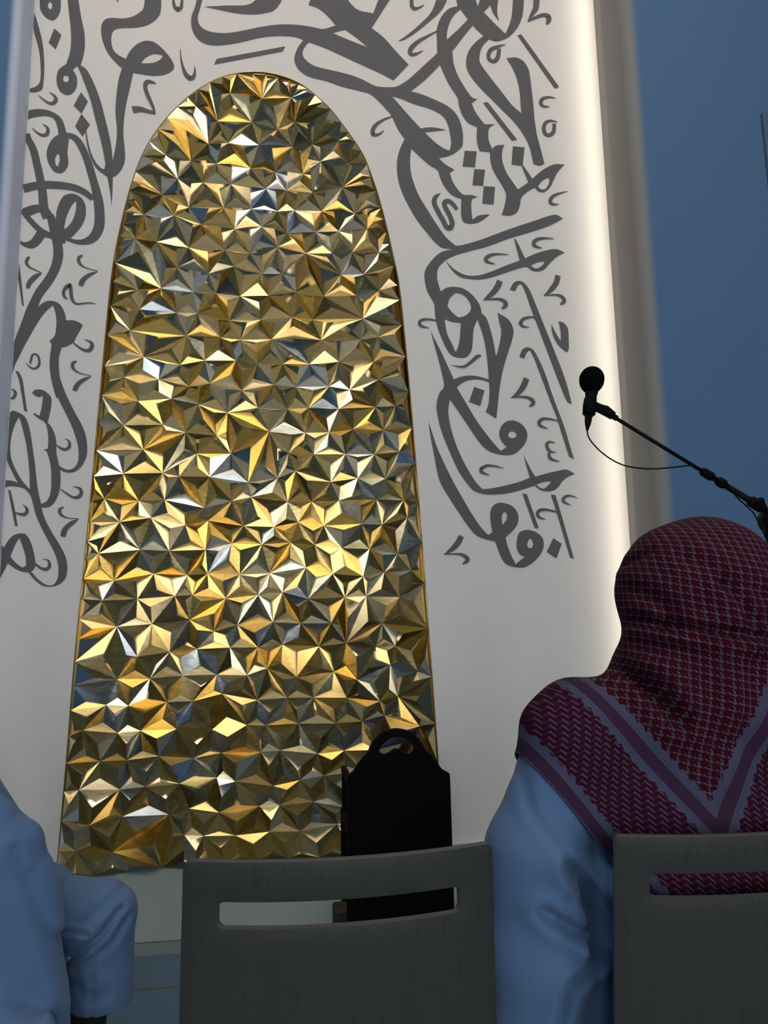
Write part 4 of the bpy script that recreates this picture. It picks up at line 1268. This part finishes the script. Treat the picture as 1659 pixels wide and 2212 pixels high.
        fo = fo + groove(G, [(.575, 1.10), (.60, 1.115), (.64, 1.11)], .012, .007)
        fo = fo + groove(G, [(.66, 1.10), (.672, 1.03), (.665, .96)], .020, .005)
        fo = fo + groove(G, [(.74, 1.09), (.735, 1.04), (.71, .97)], .016, .008)
        fo = fo + lip(G, [(.80, 1.118), (.745, 1.130), (.69, 1.138), (.645, 1.144), (.612, 1.156), (.590, 1.172)], .013, .05)
        fo = fo + lip(G, [(.555, 1.112), (.578, 1.085), (.602, 1.045), (.628, .990)], .013, .05)
        fo = fo + lip(G, [(.742, 1.140), (.736, 1.165), (.718, 1.195), (.700, 1.22)], .009, .04)
        d = d + fo * back
        # small notch where the cloth tucks in under the ear
        d = d + groove(G, [(1.20, 1.275), (1.24, 1.265), (1.30, 1.262)], .007, .007, 1, 2)
        return d + .002 * np.sin(G[2] * 52 + G[0] * 38)
    me = sdf_mesh('headscarf', drape, (.28, 1.02, .55), (1.19, 1.50, 1.40), .0062)
    smooth_mesh(me, 1, .4)
    bm = bmesh.new(); bm.from_mesh(me)
    # the two hems of the square cloth, running down to its corner
    for co, no in ((Vector((.508, 0, 1.073)) - Vector((.793, 0, .608)) * .172, Vector((.793, 0, .608))), (Vector((.664, 0, .885)) - Vector((-.874, 0, .485)) * .175, Vector((-.874, 0, .485)))):
        bmesh.ops.bisect_plane(bm, geom=list(bm.verts) + list(bm.edges) + list(bm.faces), plane_co=co, plane_no=no, clear_inner=True)
    # open in front of the face
    dead = [f for f in bm.faces if f.calc_center_median().y > 1.30 and ((f.calc_center_median().x - .738) / .062)**2 + ((f.calc_center_median().z - 1.19) / .105)**2 < 1]
    bmesh.ops.delete(bm, geom=dead, context='FACES')
    bmesh.ops.delete(bm, geom=[f for f in bm.faces if f.calc_center_median().z < .60], context='FACES')
    me2 = bpy.data.meshes.new('headscarf'); bm.to_mesh(me2); bm.free()
    me = me2
    n_ = len(me.vertices)
    co = np.zeros(n_ * 3); me.vertices.foreach_get('co', co); co = co.reshape(-1, 3)
    th = np.arctan2(co[:, 0] - .735, -(co[:, 1] - 1.27))
    rr = np.hypot(co[:, 0] - .735, co[:, 1] - 1.27)
    hw = np.clip((co[:, 2] - 1.04) / .06, 0, 1)
    wx_ = hw * th * np.clip(rr, .02, .16) * 1.0 + (1 - hw) * (co[:, 0] - .735)
    zz = co[:, 2].copy()
    up_ = np.clip((zz - 1.207) / .139, 0, .995)
    wz_ = np.where(zz > 1.207, 1.207 + .139 * np.arcsin(up_), zz)
    # the weave hangs a little askew and follows the folds
    wz2 = wz_ + .10 * wx_ + .010 * np.sin(wx_ * 14 + 1) 
    wx2 = wx_ - .06 * wz_ + .008 * np.sin(wz_ * 16)
    s__ = .175 + (co[:, 0] - .508) * .793 + (co[:, 2] - 1.073) * .608
    t__ = .175 - (co[:, 0] - .664) * .874 + (co[:, 2] - .885) * .485
    li = np.zeros(len(me.loops), np.int32); me.loops.foreach_get('vertex_index', li)
    for nm, a_, b_ in (('weave', wx2, wz2), ('hem', s__, t__)):
        uvl = me.uv_layers.new(name=nm)
        uvl.data.foreach_set('uv', np.stack([a_[li], b_[li]], 1).astype(np.float32).ravel())
    local(me, base)
    o = link('headscarf', me, M['scarf'], t, True)
    md = o.modifiers.new('thickness', 'SOLIDIFY'); md.thickness = .003; md.offset = -1
    tag(o, 'red and white checked headscarf with striped borders')
man_right()


# ---- seated man at the left edge, turned side-on, one knee out
def man_left():
    base = (-0.74, 1.95, 0.0)
    t = tag(empty('person', base), 'seated person at the left edge in pale blue clothes, one knee bent out', 'person')
    def skin(G):
        d = face(G, (-1.02, 1.93, 1.19), (1, 0.1), None)
        d = smin(d, cap(G, (-1.01, 1.93, 1.12), (-.93, 1.92, 1.00), .05, .056), .02)
        d = smin(d, smins(.05, cap(G, (-.89, 1.78, .96), (-.89, 2.06, .96), .052, .052), ell(G, (-.86, 1.92, .85), (.11, .155, .20)), cap(G, (-.83, 1.92, .78), (-.74, 1.96, .58), .115, .115)), .03)
        for sh, el, wr, sd in (((-.87, 1.74, .945), (-.59, 1.745, .70), (-.60, 1.79, .49), 1), ((-.87, 2.11, .95), (-.90, 2.16, .70), (-.97, 2.07, .63), -1)):
            d = smin(d, smins(.02, cap(G, sh, el, .046, .04), cap(G, el, wr, .038, .028)), .02)
        d = smin(d, hand(G, (-.97, 2.07, .63), (1, -.1, -.05), -1), .01)
        d = smin(d, hand(G, (-.60, 1.79, .49), (.1, .1, -1), 1, (1, 0, 0)), .01)
        for hp, kn, an in (((-.64, 1.94, .515), (-.435, 1.95, .495), (-.458, 1.95, .10)), ((-.68, 2.10, .505), (-.60, 2.13, .495), (-.61, 2.14, .10))):
            d = smin(d, smins(.03, cap(G, hp, kn, .072, .05), cap(G, kn, an, .040, .030)), .03)
        return d
    me = sdf_mesh('body', skin, (-1.16, 1.60, .03), (-.24, 2.28, 1.36), .0065)
    local(me, base)
    b = link('body', me, M['skin'], t, True)
    eyes(base, (-1.02, 1.93, 1.19), (1, .1), b)
    me = sdf_mesh('hair', lambda G: np.maximum(ell(G, (-1.027, 1.93, 1.217), (.105, .084, .100)), np.maximum(1.19 - G[2] + 0 * G[0] - np.clip((-1.035 - G[0]) * 1.4, -.08, .08), G[0] + .94 + 0 * G[1])), (-1.16, 1.82, 1.08), (-.90, 2.04, 1.36), .006)
    local(me, base)
    link('hair', me, M['hair'], t, True)
    def thobe(G):
        d = smins(.06, cap(G, (-.88, 1.765, .955), (-.88, 2.075, .955), .08, .08), ell(G, (-.86, 1.92, .84), (.14, .185, .25)), cap(G, (-.83, 1.92, .78), (-.74, 1.96, .60), .15, .16))
        arm = cap(G, (-.865, 1.745, .945), (-.572, 1.742, .707), .068, .068)
        d = smin(d, arm, .035)
        d = smin(d, cap(G, (-.87, 2.10, .945), (-.90, 2.15, .71), .08, .07), .035)
        d = smin(d, cap(G, (-.90, 2.15, .70), (-.96, 2.09, .635), .066, .05), .03)
        # the cloth hanging over forearm, hip and the side of the seat
        Q = [G[0], 1.745 + (G[1] - 1.745) * 1.7, G[2]]
        d = smin(d, cap(Q, (-.608, 1.745, .60), (-.578, 1.745, .34), .139, .142), .03)
        d = smin(d, ell(G, (-.60, 1.655, .335), (.17, .055, .115)), .03)
        d = smin(d, cap(G, (-.70, 1.93, .56), (-.56, 1.94, .525), .12, .085), .05)
        fr = np.clip((1.80 - G[1]) / .05, 0, 1)
        fo = groove(G, [(-.545, .72), (-.531, .679), (-.492, .578), (-.471, .524), (-.43, .413)], .009, .010)
        fo = fo + groove(G, [(-.60, .66), (-.555, .55), (-.50, .45)], .016, .008) + groove(G, [(-.515, .67), (-.478, .57), (-.46, .52)], .008, .006) + groove(G, [(-.56, .78), (-.53, .74), (-.50, .69)], .010, .005)
        fo = fo + groove(G, [(-.60, .56), (-.54, .47), (-.48, .42)], .012, .006)
        d = d + fo * fr
        return np.maximum(d, .265 - G[2])
    me = sdf_mesh('thobe', thobe, (-1.08, 1.57, .25), (-.36, 2.30, 1.08), .0068)
    smooth_mesh(me, 2, .4)
    local(me, base)
    link('thobe', me, M['thobe'], t, True)
    def legs(G):
        near = smins(.022, cap(G, (-.62, 1.94, .52), (-.425, 1.95, .497), .088, .072), cap(G, (-.424, 1.95, .49), (-.420, 1.95, .27), .072, .074))
        far = smins(.03, cap(G, (-.68, 2.10, .52), (-.61, 2.13, .495), .085, .07), cap(G, (-.61, 2.13, .48), (-.61, 2.14, .28), .066, .062))
        d = smin(near, far, .02)
        fr = np.clip((1.99 - G[1]) / .04, 0, 1)
        fo = groove(G, [(-.49, .405), (-.455, .44), (-.41, .475), (-.375, .52)], .008, .011) + groove(G, [(-.47, .40), (-.43, .425), (-.385, .455), (-.36, .50)], .007, .008)
        fo = fo + groove(G, [(-.53, .485), (-.47, .487), (-.435, .478)], .005, .007) + groove(G, [(-.45, .50), (-.41, .53), (-.38, .55)], .012, .005)
        fo = fo + groove(G, [(-.47, .37), (-.43, .345), (-.40, .35)], .012, .006) + groove(G, [(-.425, .45), (-.425, .29)], .005, .004)
        d = d + fo * fr + .0018 * np.sin(G[2] * 170) * np.exp(-((G[0] + .425) / .012)**2) * fr
        return np.maximum(d, .303 - G[2])
    me = sdf_mesh('trousers', legs, (-.82, 1.82, .28), (-.33, 2.24, .64), .0058)
    smooth_mesh(me, 1, .4)
    local(me, base)
    link('trousers', me, M['trousers'], t, True)
    for an, kx in (((-.452, 1.95), .0), ((-.61, 2.14), .0)):
        x, y = an
        me = sdf_mesh('sock', lambda G: smin(cap(G, (x, y, .34), (x - .005, y, .10), .048, .041), cap(G, (x - .005, y, .10), (x + .06, y, .07), .036, .034), .02), (x - .08, y - .08, .02), (x + .14, y + .08, .38), .006)
        local(me, base)
        link('sock', me, M['black_sock'], t, True)
        me = sdf_mesh('shoe', lambda G: np.maximum(smin(cap(G, (x - .02, y, .045), (x + .17, y, .036), .044, .037), cap(G, (x - .01, y, .05), (x - .005, y, .085), .042, .043), .02), -G[2]), (x - .09, y - .08, -.01), (x + .24, y + .08, .15), .006)
        local(me, base)
        link('shoe', me, M['black_leather'], t, True)
man_left()
